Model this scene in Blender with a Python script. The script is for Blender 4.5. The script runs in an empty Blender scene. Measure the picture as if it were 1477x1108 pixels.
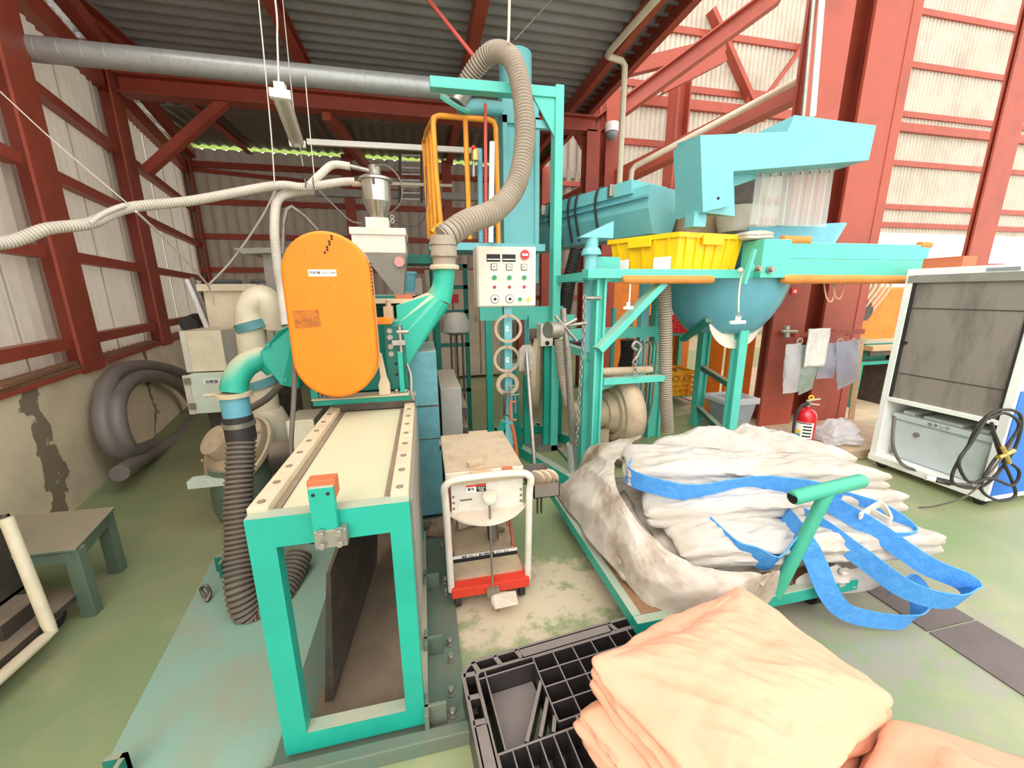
import bpy, math, random
from mathutils import Vector, Matrix, noise
V = Vector
random.seed(7)
sc = bpy.context.scene
col = sc.collection
PI = math.pi

# ------------------------------------------------------------------ camera
FPX, PITCH, YAW, ROLL, EYE = 565.0, math.radians(13.0), math.radians(12.44), math.radians(0.5), 1.5
R0 = V((math.cos(YAW), -math.sin(YAW), 0))
F0 = V((math.sin(YAW)*math.cos(PITCH), math.cos(YAW)*math.cos(PITCH), -math.sin(PITCH)))
U0 = V((math.sin(YAW)*math.sin(PITCH), math.cos(YAW)*math.sin(PITCH), math.cos(PITCH)))
CR = R0*math.cos(ROLL) - U0*math.sin(ROLL)
CU = R0*math.sin(ROLL) + U0*math.cos(ROLL)
cd = bpy.data.cameras.new('camera'); cam = bpy.data.objects.new('camera', cd); col.objects.link(cam)
cd.sensor_width = 36.0; cd.sensor_fit = 'HORIZONTAL'; cd.lens = FPX/1477*36.0
cd.clip_start = 0.03; cd.clip_end = 200
m = Matrix.Identity(4)
for i in range(3):
    m[i][0] = CR[i]; m[i][1] = CU[i]; m[i][2] = -F0[i]
m[2][3] = EYE
cam.matrix_world = m
sc.camera = cam
EYEP = V((0, 0, EYE))

# ------------------------------------------------------------------ light
world = bpy.data.worlds.new('overcast_sky'); sc.world = world; world.use_nodes = True
bg = world.node_tree.nodes['Background']
bg.inputs['Color'].default_value = (1.0, 0.985, 0.955, 1); bg.inputs['Strength'].default_value = 1.3
sl = bpy.data.lights.new('hazy_sun', 'SUN'); so = bpy.data.objects.new('hazy_sun', sl); col.objects.link(so)
sl.energy = 1.0; sl.angle = math.radians(45); sl.color = (1.0, 0.95, 0.88)
so.rotation_euler = V((0.36, 0.62, -0.70)).to_track_quat('-Z', 'Y').to_euler()
sc.view_settings.view_transform = 'Standard'; sc.view_settings.look = 'None'
sc.view_settings.gamma = 1.0; sc.view_settings.use_curve_mapping = False
sc.view_settings.exposure = 0.8

# ------------------------------------------------------------------ measuring helpers: a sight line cut at a real depth / height
def ray(px, py):
    return F0 + CR*((px-738.5)/FPX) + CU*(-(py-554.0)/FPX)
def P(px, py, y):
    r = ray(px, py); return EYEP + r*(y/r.y)
def G(px, py, z=0.0):
    r = ray(px, py); return EYEP + r*((z-EYE)/r.z)

# ------------------------------------------------------------------ materials
def lin(c):
    return tuple(((x/255)/12.92 if x/255 <= .04045 else ((x/255+.055)/1.055)**2.4) for x in c)
MATS = {}
def mat(name, c, rough=.6, metal=0.0, dirt=None, amt=0.0, scale=6.0, dust=None, dustamt=0.0, bump=0.0, bscale=60.0, trans=0.0, alpha=1.0, stretch=None, coat=0.0):
    """painted / dusty surface: base colour, patchy dirt by noise, dust settled on faces that look up"""
    if name in MATS: return MATS[name]
    M = bpy.data.materials.new(name); M.use_nodes = True; MATS[name] = M
    nt = M.node_tree; N = nt.nodes; L = nt.links
    b = N['Principled BSDF']; out = N['Material Output']
    b.inputs['Roughness'].default_value = rough; b.inputs['Metallic'].default_value = metal
    b.inputs['Coat Weight'].default_value = coat
    cl = lin(c) + (1,)
    b.inputs['Base Color'].default_value = cl
    tc = N.new('ShaderNodeTexCoord'); mp = N.new('ShaderNodeMapping'); L.new(tc.outputs['Object'], mp.inputs['Vector'])
    if stretch: mp.inputs['Scale'].default_value = stretch
    cur = None
    def rgb(x):
        n = N.new('ShaderNodeRGB'); n.outputs[0].default_value = lin(x)+(1,); return n.outputs[0]
    def mix(f, a, bb):
        n = N.new('ShaderNodeMix'); n.data_type = 'RGBA'
        L.new(f, n.inputs['Factor']); L.new(a, n.inputs['A']); L.new(bb, n.inputs['B']); return n.outputs['Result']
    cur = rgb(c)
    nz = N.new('ShaderNodeTexNoise'); nz.inputs['Scale'].default_value = scale; nz.inputs['Detail'].default_value = 7; nz.inputs['Roughness'].default_value = .65
    L.new(mp.outputs[0], nz.inputs['Vector'])
    if dirt is not None and amt > 0:
        mr = N.new('ShaderNodeMapRange'); mr.inputs['From Min'].default_value = .45; mr.inputs['From Max'].default_value = .75
        mr.inputs['To Min'].default_value = 0; mr.inputs['To Max'].default_value = amt
        L.new(nz.outputs['Fac'], mr.inputs['Value']); cur = mix(mr.outputs[0], cur, rgb(dirt))
    if dust is not None and dustamt > 0:
        ge = N.new('ShaderNodeNewGeometry'); sx = N.new('ShaderNodeSeparateXYZ'); L.new(ge.outputs['Normal'], sx.inputs[0])
        mr = N.new('ShaderNodeMapRange'); mr.inputs['From Min'].default_value = .25; mr.inputs['From Max'].default_value = .95
        mr.inputs['To Max'].default_value = dustamt; L.new(sx.outputs['Z'], mr.inputs['Value'])
        mm = N.new('ShaderNodeMath'); mm.operation = 'MULTIPLY_ADD'; mm.inputs[1].default_value = .8; mm.inputs[2].default_value = .6
        L.new(nz.outputs['Fac'], mm.inputs[0])
        m2 = N.new('ShaderNodeMath'); m2.operation = 'MULTIPLY'; m2.use_clamp = True
        L.new(mr.outputs[0], m2.inputs[0]); L.new(mm.outputs[0], m2.inputs[1]); cur = mix(m2.outputs[0], cur, rgb(dust))
    L.new(cur, b.inputs['Base Color'])
    if bump > 0:
        n2 = N.new('ShaderNodeTexNoise'); n2.inputs['Scale'].default_value = bscale; n2.inputs['Detail'].default_value = 4
        L.new(mp.outputs[0], n2.inputs['Vector'])
        bp = N.new('ShaderNodeBump'); bp.inputs['Strength'].default_value = bump; bp.inputs['Distance'].default_value = .01
        L.new(n2.outputs['Fac'], bp.inputs['Height']); L.new(bp.outputs[0], b.inputs['Normal'])
    if alpha < 1: b.inputs['Alpha'].default_value = alpha
    if trans > 0:
        t = N.new('ShaderNodeBsdfTranslucent'); L.new(cur, t.inputs['Color'])
        ms = N.new('ShaderNodeMixShader'); ms.inputs[0].default_value = trans
        L.new(b.outputs[0], ms.inputs[1]); L.new(t.outputs[0], ms.inputs[2]); L.new(ms.outputs[0], out.inputs['Surface'])
    return M

DUST = (196, 176, 150)
mat('red_steel', (170, 77, 57), .5, dirt=(130, 61, 46), amt=.6, scale=3, dust=(150, 110, 92), dustamt=.35)
mat('teal', (30, 166, 144), .42, dirt=(22, 130, 114), amt=.45, scale=5, dust=(188, 180, 158), dustamt=.75)
mat('handle_green', (66, 172, 142), .4, dirt=(50, 140, 116), amt=.5, scale=9)
mat('teal_dark', (14, 120, 104), .5, dirt=(60, 70, 62), amt=.6, scale=7, dust=DUST, dustamt=.6)
mat('mint', (92, 200, 182), .42, dirt=(74, 176, 160), amt=.4, scale=5, dust=(205, 200, 180), dustamt=.6)
mat('sky_blue', (120, 194, 198), .45, dirt=(96, 170, 178), amt=.4, scale=4, dust=(206, 204, 190), dustamt=.35)
mat('steel_blue', (104, 174, 190), .38, dirt=(80, 142, 160), amt=.5, scale=5, dust=DUST, dustamt=.4)
mat('old_blue', (96, 156, 164), .5, dirt=(74, 106, 112), amt=.6, scale=9, dust=DUST, dustamt=.6)
mat('floor_plate', (142, 178, 160), .5, dirt=(166, 150, 122), amt=.8, scale=2.2, bump=.1)
mat('orange', (241, 133, 0), .55, dirt=(218, 106, 0), amt=.35, scale=4, dust=(250, 190, 110), dustamt=.3)
mat('orange_tube', (246, 166, 44), .4, dirt=(226, 112, 50), amt=.6, scale=5)
mat('orange_machine', (232, 132, 34), .5, dirt=(150, 80, 30), amt=.6, scale=6)
mat('wear_orange', (196, 112, 24), .6, dirt=(120, 64, 20), amt=.9, scale=40)
mat('pad_orange', (226, 142, 66), .75, dirt=(180, 104, 50), amt=.6, scale=9, bump=.2)
mat('yellow', (250, 200, 10), .4, dirt=(226, 160, 10), amt=.3, scale=8)
mat('white_paint', (226, 220, 206), .5, dirt=(186, 172, 150), amt=.5, scale=8, dust=DUST, dustamt=.7)
mat('white_clean', (248, 248, 243), .45, dirt=(210, 208, 198), amt=.3, scale=5)
mat('cream', (236, 224, 196), .5, dirt=(196, 176, 142), amt=.5, scale=6, dust=(190, 172, 144), dustamt=.5)
mat('cream_green', (222, 234, 216), .5, dirt=(176, 186, 166), amt=.4, scale=6)
mat('panel_cream', (234, 222, 204), .45, dirt=(214, 200, 180), amt=.35, scale=7)
mat('dusty_beige', (190, 168, 140), .85, dirt=(150, 128, 104), amt=.7, scale=9, bump=.15)
mat('dust_top', (206, 190, 160), .9, dirt=(176, 158, 126), amt=.8, scale=5, bump=.25, bscale=30)
mat('table_dust', (196, 196, 162), .8, dirt=(210, 192, 160), amt=.9, scale=4, bump=.1, bscale=25)
mat('galv', (186, 190, 188), .38, metal=.35, dirt=(150, 150, 146), amt=.5, scale=14)
mat('stainless', (200, 196, 188), .25, metal=.9, dirt=(150, 140, 128), amt=.4, scale=7, stretch=(6, 6, .6))
mat('bare_steel', (168, 162, 152), .4, metal=.7, dirt=(124, 110, 96), amt=.6, scale=20)
mat('dark_steel', (74, 68, 62), .55, metal=.3, dirt=(120, 104, 86), amt=.6, scale=10, dust=DUST, dustamt=.5)
mat('hose_beige', (170, 156, 138), .6, dirt=(130, 118, 102), amt=.5, scale=6)
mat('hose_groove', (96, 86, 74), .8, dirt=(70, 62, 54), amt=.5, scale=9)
mat('hose_dark', (120, 108, 94), .6, dirt=(84, 76, 68), amt=.6, scale=6)
mat('hose_grey', (138, 130, 124), .42, dirt=(98, 90, 84), amt=.5, scale=5)
mat('hose_white', (214, 206, 192), .55, dirt=(182, 170, 152), amt=.5, scale=6)
mat('black_rubber', (48, 44, 42), .6, dirt=(78, 70, 62), amt=.4, scale=12)
mat('black_plastic', (62, 54, 54), .38, dirt=(98, 86, 82), amt=.5, scale=9)
mat('pallet_plastic', (50, 45, 45), .35, dirt=(70, 62, 60), amt=.5, scale=7, dust=(140, 128, 122), dustamt=.75)  # dark base carries the shade between ribs; dust greys the tops
mat('cable_grey', (112, 102, 94), .55)
mat('cable_white', (206, 198, 186), .6)
mat('white_bag', (194, 188, 180), .75, dirt=(176, 158, 132), amt=.75, scale=4.5, bump=.25, bscale=45)
mat('dirty_bag', (196, 186, 172), .8, dirt=(138, 114, 86), amt=1.3, scale=3.4, bump=.3, bscale=40)
mat('strap_blue', (72, 152, 230), .65, dirt=(110, 186, 244), amt=.6, scale=30, bump=.5, bscale=160)
mat('tarp', (234, 174, 142), .72, dirt=(226, 158, 122), amt=.5, scale=3, bump=.12, bscale=90)
mat('concrete', (196, 180, 150), .9, dirt=(150, 132, 106), amt=.7, scale=2.0, bump=.4, bscale=25)
mat('wood', (150, 112, 82), .8, dirt=(104, 76, 56), amt=.7, scale=8, stretch=(1, 6, 6))
mat('pale_wood', (196, 166, 126), .8, dirt=(160, 128, 92), amt=.6, scale=8)
mat('sheet_left', (198, 188, 172), .75, dirt=(170, 158, 142), amt=.5, scale=1.6, trans=.25)
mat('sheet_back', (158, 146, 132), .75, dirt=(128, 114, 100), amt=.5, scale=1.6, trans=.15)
mat('sheet_right', (200, 190, 174), .7, dirt=(168, 154, 136), amt=.8, scale=1.2, trans=.3)
mat('roof_sheet', (152, 150, 150), .45, metal=.15, dirt=(120, 112, 104), amt=.5, scale=1.5)
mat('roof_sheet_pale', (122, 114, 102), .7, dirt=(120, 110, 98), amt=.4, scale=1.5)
mat('gap_glow_green', (196, 226, 120), .6, trans=.8)  # colours the daylight glow of the gap under the roof
mat('duct_teal_dusty', (40, 176, 150), .45, dirt=(36, 150, 128), amt=.4, scale=6, dust=(214, 196, 164), dustamt=1.0)
mat('grey_paint', (150, 146, 136), .55, dirt=(116, 108, 98), amt=.5, scale=6, dust=DUST, dustamt=.6)
mat('grey_plastic', (148, 154, 160), .5, dirt=(120, 124, 128), amt=.4, scale=5)
mat('stool_green', (104, 122, 104), .6, dirt=(82, 96, 82), amt=.5, scale=5, dust=(164, 152, 128), dustamt=.9)
mat('red_paint', (222, 62, 40), .45, dirt=(170, 50, 36), amt=.4, scale=12)
mat('ext_red', (200, 22, 36), .25, coat=.4)
mat('button_red', (228, 44, 48), .35)
mat('button_green', (40, 150, 96), .35)
mat('button_yellow', (244, 206, 60), .35)
mat('pink_disc', (240, 150, 146), .5)
mat('brass', (212, 180, 110), .3, metal=.8)
mat('ink', (40, 38, 38), .7)
mat('paper', (244, 242, 236), .7)
mat('screen_mesh', (146, 136, 126), .8, dirt=(82, 76, 70), amt=1.2, scale=3.6, stretch=(1, 1, .25), bump=.2, bscale=200)
mat('tank', (204, 214, 216), .5, dirt=(156, 168, 172), amt=.4, scale=5, dust=(206, 200, 188), dustamt=.5)
mat('blue_panel', (40, 116, 214), .45)
mat('towel', (232, 230, 224), .9, dirt=(190, 184, 172), amt=.6, scale=20)
mat('film', (242, 242, 244), .35, trans=.5, alpha=.75)
mat('curtain', (226, 228, 222), .2, trans=.4, alpha=.55)
mat('film_blue', (214, 222, 236), .35, trans=.5, alpha=.75)
mat('film_green', (206, 224, 214), .35, trans=.5, alpha=.75)
mat('terracotta', (190, 104, 66), .6)
mat('crate_red', (214, 50, 60), .45)
mat('basket_yellow', (244, 186, 50), .45)
mat('locker', (206, 190, 166), .5, dirt=(168, 150, 126), amt=.5, scale=5)
mat('rope', (226, 214, 196), .8)
mat('pink_rod', (214, 92, 84), .5)
mat('conduit', (226, 212, 186), .5, dirt=(190, 172, 146), amt=.5, scale=6)
mat('blue_label', (70, 150, 210), .5)
mat('glass', (232, 240, 240), .1, trans=.5, alpha=.35)
mat('lamp_white', (236, 232, 222), .4)

# ------------------------------------------------------------------ mesh builder
def frame_of(d, up=V((0, 0, 1))):
    d = d.normalized()
    if abs(d.dot(up)) > .98: up = V((0, 1, 0)) if abs(d.y) < .9 else V((1, 0, 0))
    x = d.cross(up).normalized(); y = x.cross(d).normalized()
    return x, y
def spline(pts, n=10, closed=False):
    pts = [V(p) for p in pts]; out = []; k = len(pts)
    rng = range(k if closed else k-1)
    for i in rng:
        if closed: a, b, c, d = pts[(i-1) % k], pts[i], pts[(i+1) % k], pts[(i+2) % k]
        else: a, b, c, d = pts[max(i-1, 0)], pts[i], pts[i+1], pts[min(i+2, k-1)]
        for j in range(n):
            t = j/n
            out.append(.5*((2*b)+(c-a)*t+(2*a-5*b+4*c-d)*t*t+(3*b-a-3*c+d)*t**3))
    if not closed: out.append(pts[-1])
    return out
def resample(pts, step):
    out = [pts[0].copy()]; acc = 0
    for a, b in zip(pts, pts[1:]):
        l = (b-a).length
        if l < 1e-9: continue
        t = step-acc
        while t <= l:
            out.append(a.lerp(b, t/l)); t += step
        acc = l-(t-step)
    if (out[-1]-pts[-1]).length > step*.3: out.append(pts[-1].copy())
    return out
BASE = {}
class MB:
    def __init__(s): s.v = []; s.f = []; s.sm = []; s.mi = set()
    def add(s, vs, fs, smooth=False):
        o = len(s.v); s.v += [V(p) for p in vs]
        s.f += [tuple(i+o for i in f) for f in fs]; s.sm += [smooth]*len(fs); return s
    def hexa(s, p):   # 8 corners: bottom 4 ccw, top 4 ccw
        return s.add(p, [(3, 2, 1, 0), (4, 5, 6, 7), (0, 1, 5, 4), (1, 2, 6, 5), (2, 3, 7, 6), (3, 0, 4, 7)])
    def bx(s, x0, x1, y0, y1, z0, z1):
        return s.hexa([(x0, y0, z0), (x1, y0, z0), (x1, y1, z0), (x0, y1, z0), (x0, y0, z1), (x1, y0, z1), (x1, y1, z1), (x0, y1, z1)])
    def rbx(s, c, size, rz=0.0, M=None):
        R = M or Matrix.Rotation(rz, 3, 'Z'); c = V(c); a, b, h = [k/2 for k in size]
        return s.hexa([c+R@V(q) for q in [(-a, -b, -h), (a, -b, -h), (a, b, -h), (-a, b, -h), (-a, -b, h), (a, -b, h), (a, b, h), (-a, b, h)]])
    def bar(s, p0, p1, w, h=None, up=V((0, 0, 1))):
        p0, p1 = V(p0), V(p1); h = h or w; x, y = frame_of(p1-p0, V(up)); x = x*w/2; y = y*h/2
        return s.hexa([p0-x-y, p0+x-y, p0+x+y, p0-x+y, p1-x-y, p1+x-y, p1+x+y, p1-x+y])
    def tube(s, pts, r, n=12, caps=True, closed=False, flat=None):
        pts = [V(p) for p in pts]; k = len(pts); vs = []; x = None
        for i, p in enumerate(pts):
            if closed: d = pts[(i+1) % k]-pts[i-1]
            else: d = pts[min(i+1, k-1)]-pts[max(i-1, 0)]
            d.normalize()
            if x is None: x, y = frame_of(d)
            else:
                x = (x-d*x.dot(d)).normalized(); y = d.cross(x)*-1
                y = x.cross(d).normalized()
            rr = r[i] if isinstance(r, (list, tuple)) else r
            for j in range(n):
                a = 2*PI*j/n
                vs.append(p+x*(math.cos(a)*rr)+y*(math.sin(a)*rr))
        fs = []
        for i in range(k if closed else k-1):
            for j in range(n):
                a, b = i*n+j, i*n+(j+1) % n; c, d2 = ((i+1) % k)*n+(j+1) % n, ((i+1) % k)*n+j
                fs.append((a, d2, c, b))
        s.add(vs, fs, True)
        if caps and not closed:
            o = len(s.v)-len(vs)
            s.f.append(tuple(o+j for j in range(n))); s.f.append(tuple(o+(k-1)*n+j for j in range(n))[::-1]); s.sm += [False, False]
        return s
    def cyl(s, p0, p1, r0, r1=None, n=24, caps=True):
        return s.tube([p0, p1], [r0, r0 if r1 is None else r1], n, caps)
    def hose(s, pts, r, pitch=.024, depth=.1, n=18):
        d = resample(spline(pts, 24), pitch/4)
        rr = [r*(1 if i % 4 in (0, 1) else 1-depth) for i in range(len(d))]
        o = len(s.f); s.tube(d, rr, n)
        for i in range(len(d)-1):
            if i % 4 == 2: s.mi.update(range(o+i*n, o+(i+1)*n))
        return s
    def lathe(s, prof, o, axis=(0, 0, 1), n=28, a0=0, a1=2*PI):
        o = V(o); z = V(axis).normalized(); x, y = frame_of(z); full = abs(a1-a0-2*PI) < 1e-6
        m_ = n if full else n+1; vs = []; fs = []
        for r, h in prof:
            for j in range(m_):
                a = a0+(a1-a0)*j/n; vs.append(o+z*h+x*(r*math.cos(a))+y*(r*math.sin(a)))
        for i in range(len(prof)-1):
            for j in range(n):
                k2 = (j+1) % m_ if full else j+1
                fs.append((i*m_+j, (i+1)*m_+j, (i+1)*m_+k2, i*m_+k2))
        s.add(vs, fs, True)
        if full and prof[0] != prof[-1]:
            o2 = len(s.v)-len(vs)
            for ring, rev in ((0, False), (len(prof)-1, True)):
                if prof[ring][0] > 1e-4:
                    t = tuple(o2+ring*m_+j for j in range(n)); s.f.append(t[::-1] if rev else t); s.sm.append(False)
        return s
    def prism(s, poly, ext):
        poly = [V(p) for p in poly]; e = V(ext); n = len(poly)
        return s.add(poly+[p+e for p in poly], [tuple(range(n))[::-1], tuple(range(n, 2*n))]+[(i, (i+1) % n, n+(i+1) % n, n+i) for i in range(n)])
    def loft(s, rings, caps=True, smooth=False):
        n = len(rings[0]); vs = [p for r in rings for p in r]; fs = []
        for i in range(len(rings)-1):
            for j in range(n):
                fs.append((i*n+j, i*n+(j+1) % n, (i+1)*n+(j+1) % n, (i+1)*n+j))
        s.add(vs, fs, smooth); o = len(s.v)-len(vs)
        if caps:
            s.f.append(tuple(o+j for j in range(n))[::-1]); s.f.append(tuple(o+(len(rings)-1)*n+j for j in range(n))); s.sm += [False]*2
        return s
    def grid(s, fn, nu, nv, thick=0.0, smooth=True, cu=False):
        vs = [V(fn(i/(nu-1 if not cu else nu), j/(nv-1))) for j in range(nv) for i in range(nu)]; fs = []
        for j in range(nv-1):
            for i in range(nu-(0 if cu else 1)):
                k = (i+1) % nu; fs.append((j*nu+i, j*nu+k, (j+1)*nu+k, (j+1)*nu+i))
        return s.add(vs, fs, smooth)
    def ball(s, c, r, n=14, sz=1.0):
        pr = [(r*math.sin(PI*i/n), -r*sz*math.cos(PI*i/n)) for i in range(n+1)]
        return s.lathe(pr, c, n=n*2)
    def ring(s, c, R, r, axis=(0, 0, 1), n=28, k=8):
        x, y = frame_of(V(axis)); c = V(c)
        return s.tube([c+x*(R*math.cos(2*PI*i/n))+y*(R*math.sin(2*PI*i/n)) for i in range(n)], r, k, closed=True)
    def build(s, name, mt, parent=None, bevel=0.0, solid=0.0, mt2=None, sharp=48):
        if parent is not None: base = BASE[parent.name]
        elif s.v:
            lo = [min(p[i] for p in s.v) for i in range(3)]; hi = [max(p[i] for p in s.v) for i in range(3)]
            base = V(((lo[0]+hi[0])/2, (lo[1]+hi[1])/2, lo[2]))
        me = bpy.data.meshes.new(name)
        me.from_pydata([tuple(p-base) for p in s.v], [], s.f); me.update()
        me.polygons.foreach_set('use_smooth', s.sm)
        me.materials.append(MATS[mt])
        if mt2:
            me.materials.append(MATS[mt2]); me.polygons.foreach_set('material_index', [1 if i in s.mi else 0 for i in range(len(s.f))])
        if any(s.sm): me.set_sharp_from_angle(angle=math.radians(sharp))
        o = bpy.data.objects.new(name, me); col.objects.link(o); BASE[o.name] = base
        if parent is not None: o.parent = parent
        else: o.location = base
        if solid:
            md = o.modifiers.new('thickness', 'SOLIDIFY'); md.thickness = solid; md.offset = 0
        if bevel:
            md = o.modifiers.new('edge', 'BEVEL'); md.width = bevel; md.segments = 2; md.limit_method = 'ANGLE'; md.angle_limit = math.radians(50)
        return o
def tag(o, label=None, cat=None, group=None, kind=None):
    if label: o['label'] = label
    if cat: o['category'] = cat
    if group: o['group'] = group
    if kind: o['kind'] = kind
    return o
def thing(name, loc, label, cat, group=None):
    o = bpy.data.objects.new(name, None); col.objects.link(o); o.location = V(loc); o.empty_display_size = .1
    BASE[o.name] = V(loc); return tag(o, label, cat, group)
def struct(o, label=None):
    o['kind'] = 'structure'
    if label: o['label'] = label
    return o
def one(mb, name, mt, label, cat, group=None, **k):
    return tag(mb.build(name, mt, None, **k), label, cat, group)
SHARED = {}
def rep(name, key, maker, mt, parent, loc, axis=None):
    """alike small pieces that share one mesh; maker builds it round the origin with its axis along +Z"""
    if (key, mt) not in SHARED:
        b = MB(); maker(b)
        me = bpy.data.meshes.new(name); me.from_pydata([tuple(p) for p in b.v], [], b.f); me.update()
        me.polygons.foreach_set('use_smooth', b.sm); me.materials.append(MATS[mt]); SHARED[(key, mt)] = me
    o = bpy.data.objects.new(name, SHARED[(key, mt)]); col.objects.link(o)
    o.parent = parent; o.location = V(loc)-BASE[parent.name]
    BASE[o.name] = V(loc)
    if axis is not None: o.rotation_euler = V(axis).to_track_quat('Z', 'Y').to_euler()
    return o
def bolt(parent, p, axis=(0, 0, 1), r=.012, h=.012, mt='bare_steel'):
    k = 'bolt%.4f_%.4f' % (r, h)
    return rep('bolt', k, lambda b: b.cyl((0, 0, 0), (0, 0, h*.25), r*1.35, n=12).cyl((0, 0, h*.2), (0, 0, h), r, n=6), mt, parent, p, axis)
def text(parent, s, loc, size, right=(1, 0, 0), up=(0, 0, 1), mt='ink', name='lettering', center=True):
    cu = bpy.data.curves.new('t', 'FONT'); cu.body = s; cu.size = size
    cu.align_x = 'CENTER' if center else 'LEFT'; cu.align_y = 'CENTER'; cu.resolution_u = 2; cu.extrude = .0004
    t = bpy.data.objects.new('t', cu); col.objects.link(t)
    dg = bpy.context.evaluated_depsgraph_get(); dg.update()
    me = bpy.data.meshes.new_from_object(t.evaluated_get(dg)); bpy.data.objects.remove(t); bpy.data.curves.remove(cu)
    r = V(right).normalized(); u = V(up).normalized(); n = r.cross(u)
    b = V(loc)-BASE[parent.name]
    M = Matrix(((r.x, u.x, n.x, b.x), (r.y, u.y, n.y, b.y), (r.z, u.z, n.z, b.z), (0, 0, 0, 1)))
    me.transform(M); me.materials.clear(); me.materials.append(MATS[mt])
    o = bpy.data.objects.new(name, me); col.objects.link(o); o.parent = parent; BASE[o.name] = BASE[parent.name]
    return o
def fbm(p, s=1.0, o=4):
    v = 0; a = 1; q = V(p)*s
    for _ in range(o):
        v += a*noise.noise(q); q = q*2.03+V((3.1, 1.7, 5.2)); a *= .5
    return v
def ridge(p, s=1.0, o=3):
    v = 0; a = 1; q = V(p)*s
    for _ in range(o):
        v += a*(1-abs(noise.noise(q))*2); q = q*2.1+V((7.1, 2.7, 1.2)); a *= .5
    return v
def slab(corners, z0, z1, layers=3, amp=.012, seed=0, N=150, side=14, top=16, dome=.03, cr=.18, lay=.02, dirx=None, tilt=None, wr=6.0, fine=0.0):
    """a folded stack of cloth: rounded four-corner outline, bulging layered sides, wrinkled domed top"""
    cs = [V((c[0], c[1], 0)) for c in corners]; cen = sum(cs, V())/4; sd = V((seed*3.7, seed*1.3, seed*2.1))
    out = []; per = []
    for i in range(4):
        a, b = cs[i], cs[(i+1) % 4]
        per.append((a, b, (b-a).length))
    tot = sum(q[2] for q in per); k = 0
    for a, b, l in per:
        m_ = max(4, int(N*l/tot))
        for j in range(m_): out.append(a.lerp(b, j/m_))
    for it in range(int(cr*40)):
        out = [(out[i-1]+out[i]*2+out[(i+1) % len(out)])/4 for i in range(len(out))]
    n = len(out)
    tz = tilt or (lambda p: 0.0)
    rings = []
    for j in range(side+1):
        t = j/side; z = z0+(z1-z0)*t
        ins = .06*(1-math.sqrt(max(0, 1-((t-.5)*2)**4)))*(z1-z0)/.2
        rg = []
        for i, p in enumerate(out):
            d = (p-cen).normalized()
            bul = lay*(abs(math.sin(PI*layers*t+1.2*noise.noise(p*5+sd)))-.6)
            w = amp*1.4*fbm((p.x*wr, p.y*wr, z*14), 1.0, 3)+fine*1.5*(ridge((p.x*.4+seed, p.y*.4, z*2.0), 16, 2)-.75)
            q = p+d*(bul+w-ins); q.z = z+.012*fbm(p*4+sd, 1, 2)+tz(p); rg.append(q)
        rings.append(rg)
    for j in range(1, top+1):
        t = j/top; s = 1-t*.985; rg = []
        for i, p in enumerate(out):
            b0 = rings[side][i]
            q = V((cen.x+(b0.x-cen.x)*s, cen.y+(b0.y-cen.y)*s, 0))
            u = q.copy()
            if dirx is not None: u = V((q.dot(V(dirx))*.3, q.dot(V((-dirx[1], dirx[0], 0))), 0))
            w = amp*(ridge(u+sd, wr*.8, 3)-.9)+amp*.8*fbm(q*3+sd, 2.5, 3)
            q.z = z1+tz(q)+dome*(1-s**4)+w*min(1, t*4)+fine*(ridge(u*1.0+sd*2, 15, 2)-.75)*min(1, t*5)+.012*fbm(q*4+sd, 1, 2)
            rg.append(q)
        rings.append(rg)
    b = MB(); b.loft(rings, True, True); return b
def ribbon(pts, w, up, n=14, th=.004, twist=0.0):
    """flat webbing along a path; up(t) or a vector gives the direction of its width"""
    d = spline(pts, n); k = len(d); b = MB(); rings = []
    for i, p in enumerate(d):
        t = i/(k-1); u = up(t) if callable(up) else V(up)
        tan = (d[min(i+1, k-1)]-d[max(i-1, 0)]).normalized()
        u = (u-tan*u.dot(tan)).normalized(); nn = tan.cross(u)
        wob = 1+.06*noise.noise(p*9)
        rings.append([p-u*w/2*wob-nn*th, p+u*w/2*wob-nn*th, p+u*w/2*wob+nn*th, p-u*w/2*wob+nn*th])
    return b.loft(rings, True, False)
def rrect(w, h, r, n=5):
    pts = []
    for cx, cy, a0 in ((w/2-r, h/2-r, 0), (-w/2+r, h/2-r, PI/2), (-w/2+r, -h/2+r, PI), (w/2-r, -h/2+r, 1.5*PI)):
        for i in range(n+1):
            a = a0+PI/2*i/n; pts.append((cx+r*math.cos(a), cy+r*math.sin(a)))
    return pts
def hbeam(parent, name, p0, p1, w, h, t, up=(0, 0, 1), mt='red_steel'):
    """rolled H / I section as one mesh from p0 to p1; flanges perpendicular to up"""
    p0, p1 = V(p0), V(p1); x, y = frame_of(p1-p0, V(up)); b = MB()
    prof = [(-w/2, -h/2), (w/2, -h/2), (w/2, -h/2+t), (t/2, -h/2+t), (t/2, h/2-t), (w/2, h/2-t), (w/2, h/2), (-w/2, h/2), (-w/2, h/2-t), (-t/2, h/2-t), (-t/2, -h/2+t), (-w/2, -h/2+t)]
    b.prism([p0+x*a+y*c for a, c in prof], p1-p0)
    return b.build(name, mt, parent)
def channel(parent, name, p0, p1, w, h, t, open_dir, mt='red_steel'):
    p0, p1 = V(p0), V(p1); d = (p1-p0).normalized(); o = V(open_dir); o = (o-d*o.dot(d)).normalized(); y = d.cross(o).normalized(); b = MB()
    prof = [(0, -h/2), (w, -h/2), (w, -h/2+t), (t, -h/2+t), (t, h/2-t), (w, h/2-t), (w, h/2), (0, h/2)]
    b.prism([p0+o*a+y*c for a, c in prof], p1-p0)
    return b.build(name, mt, parent)

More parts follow.
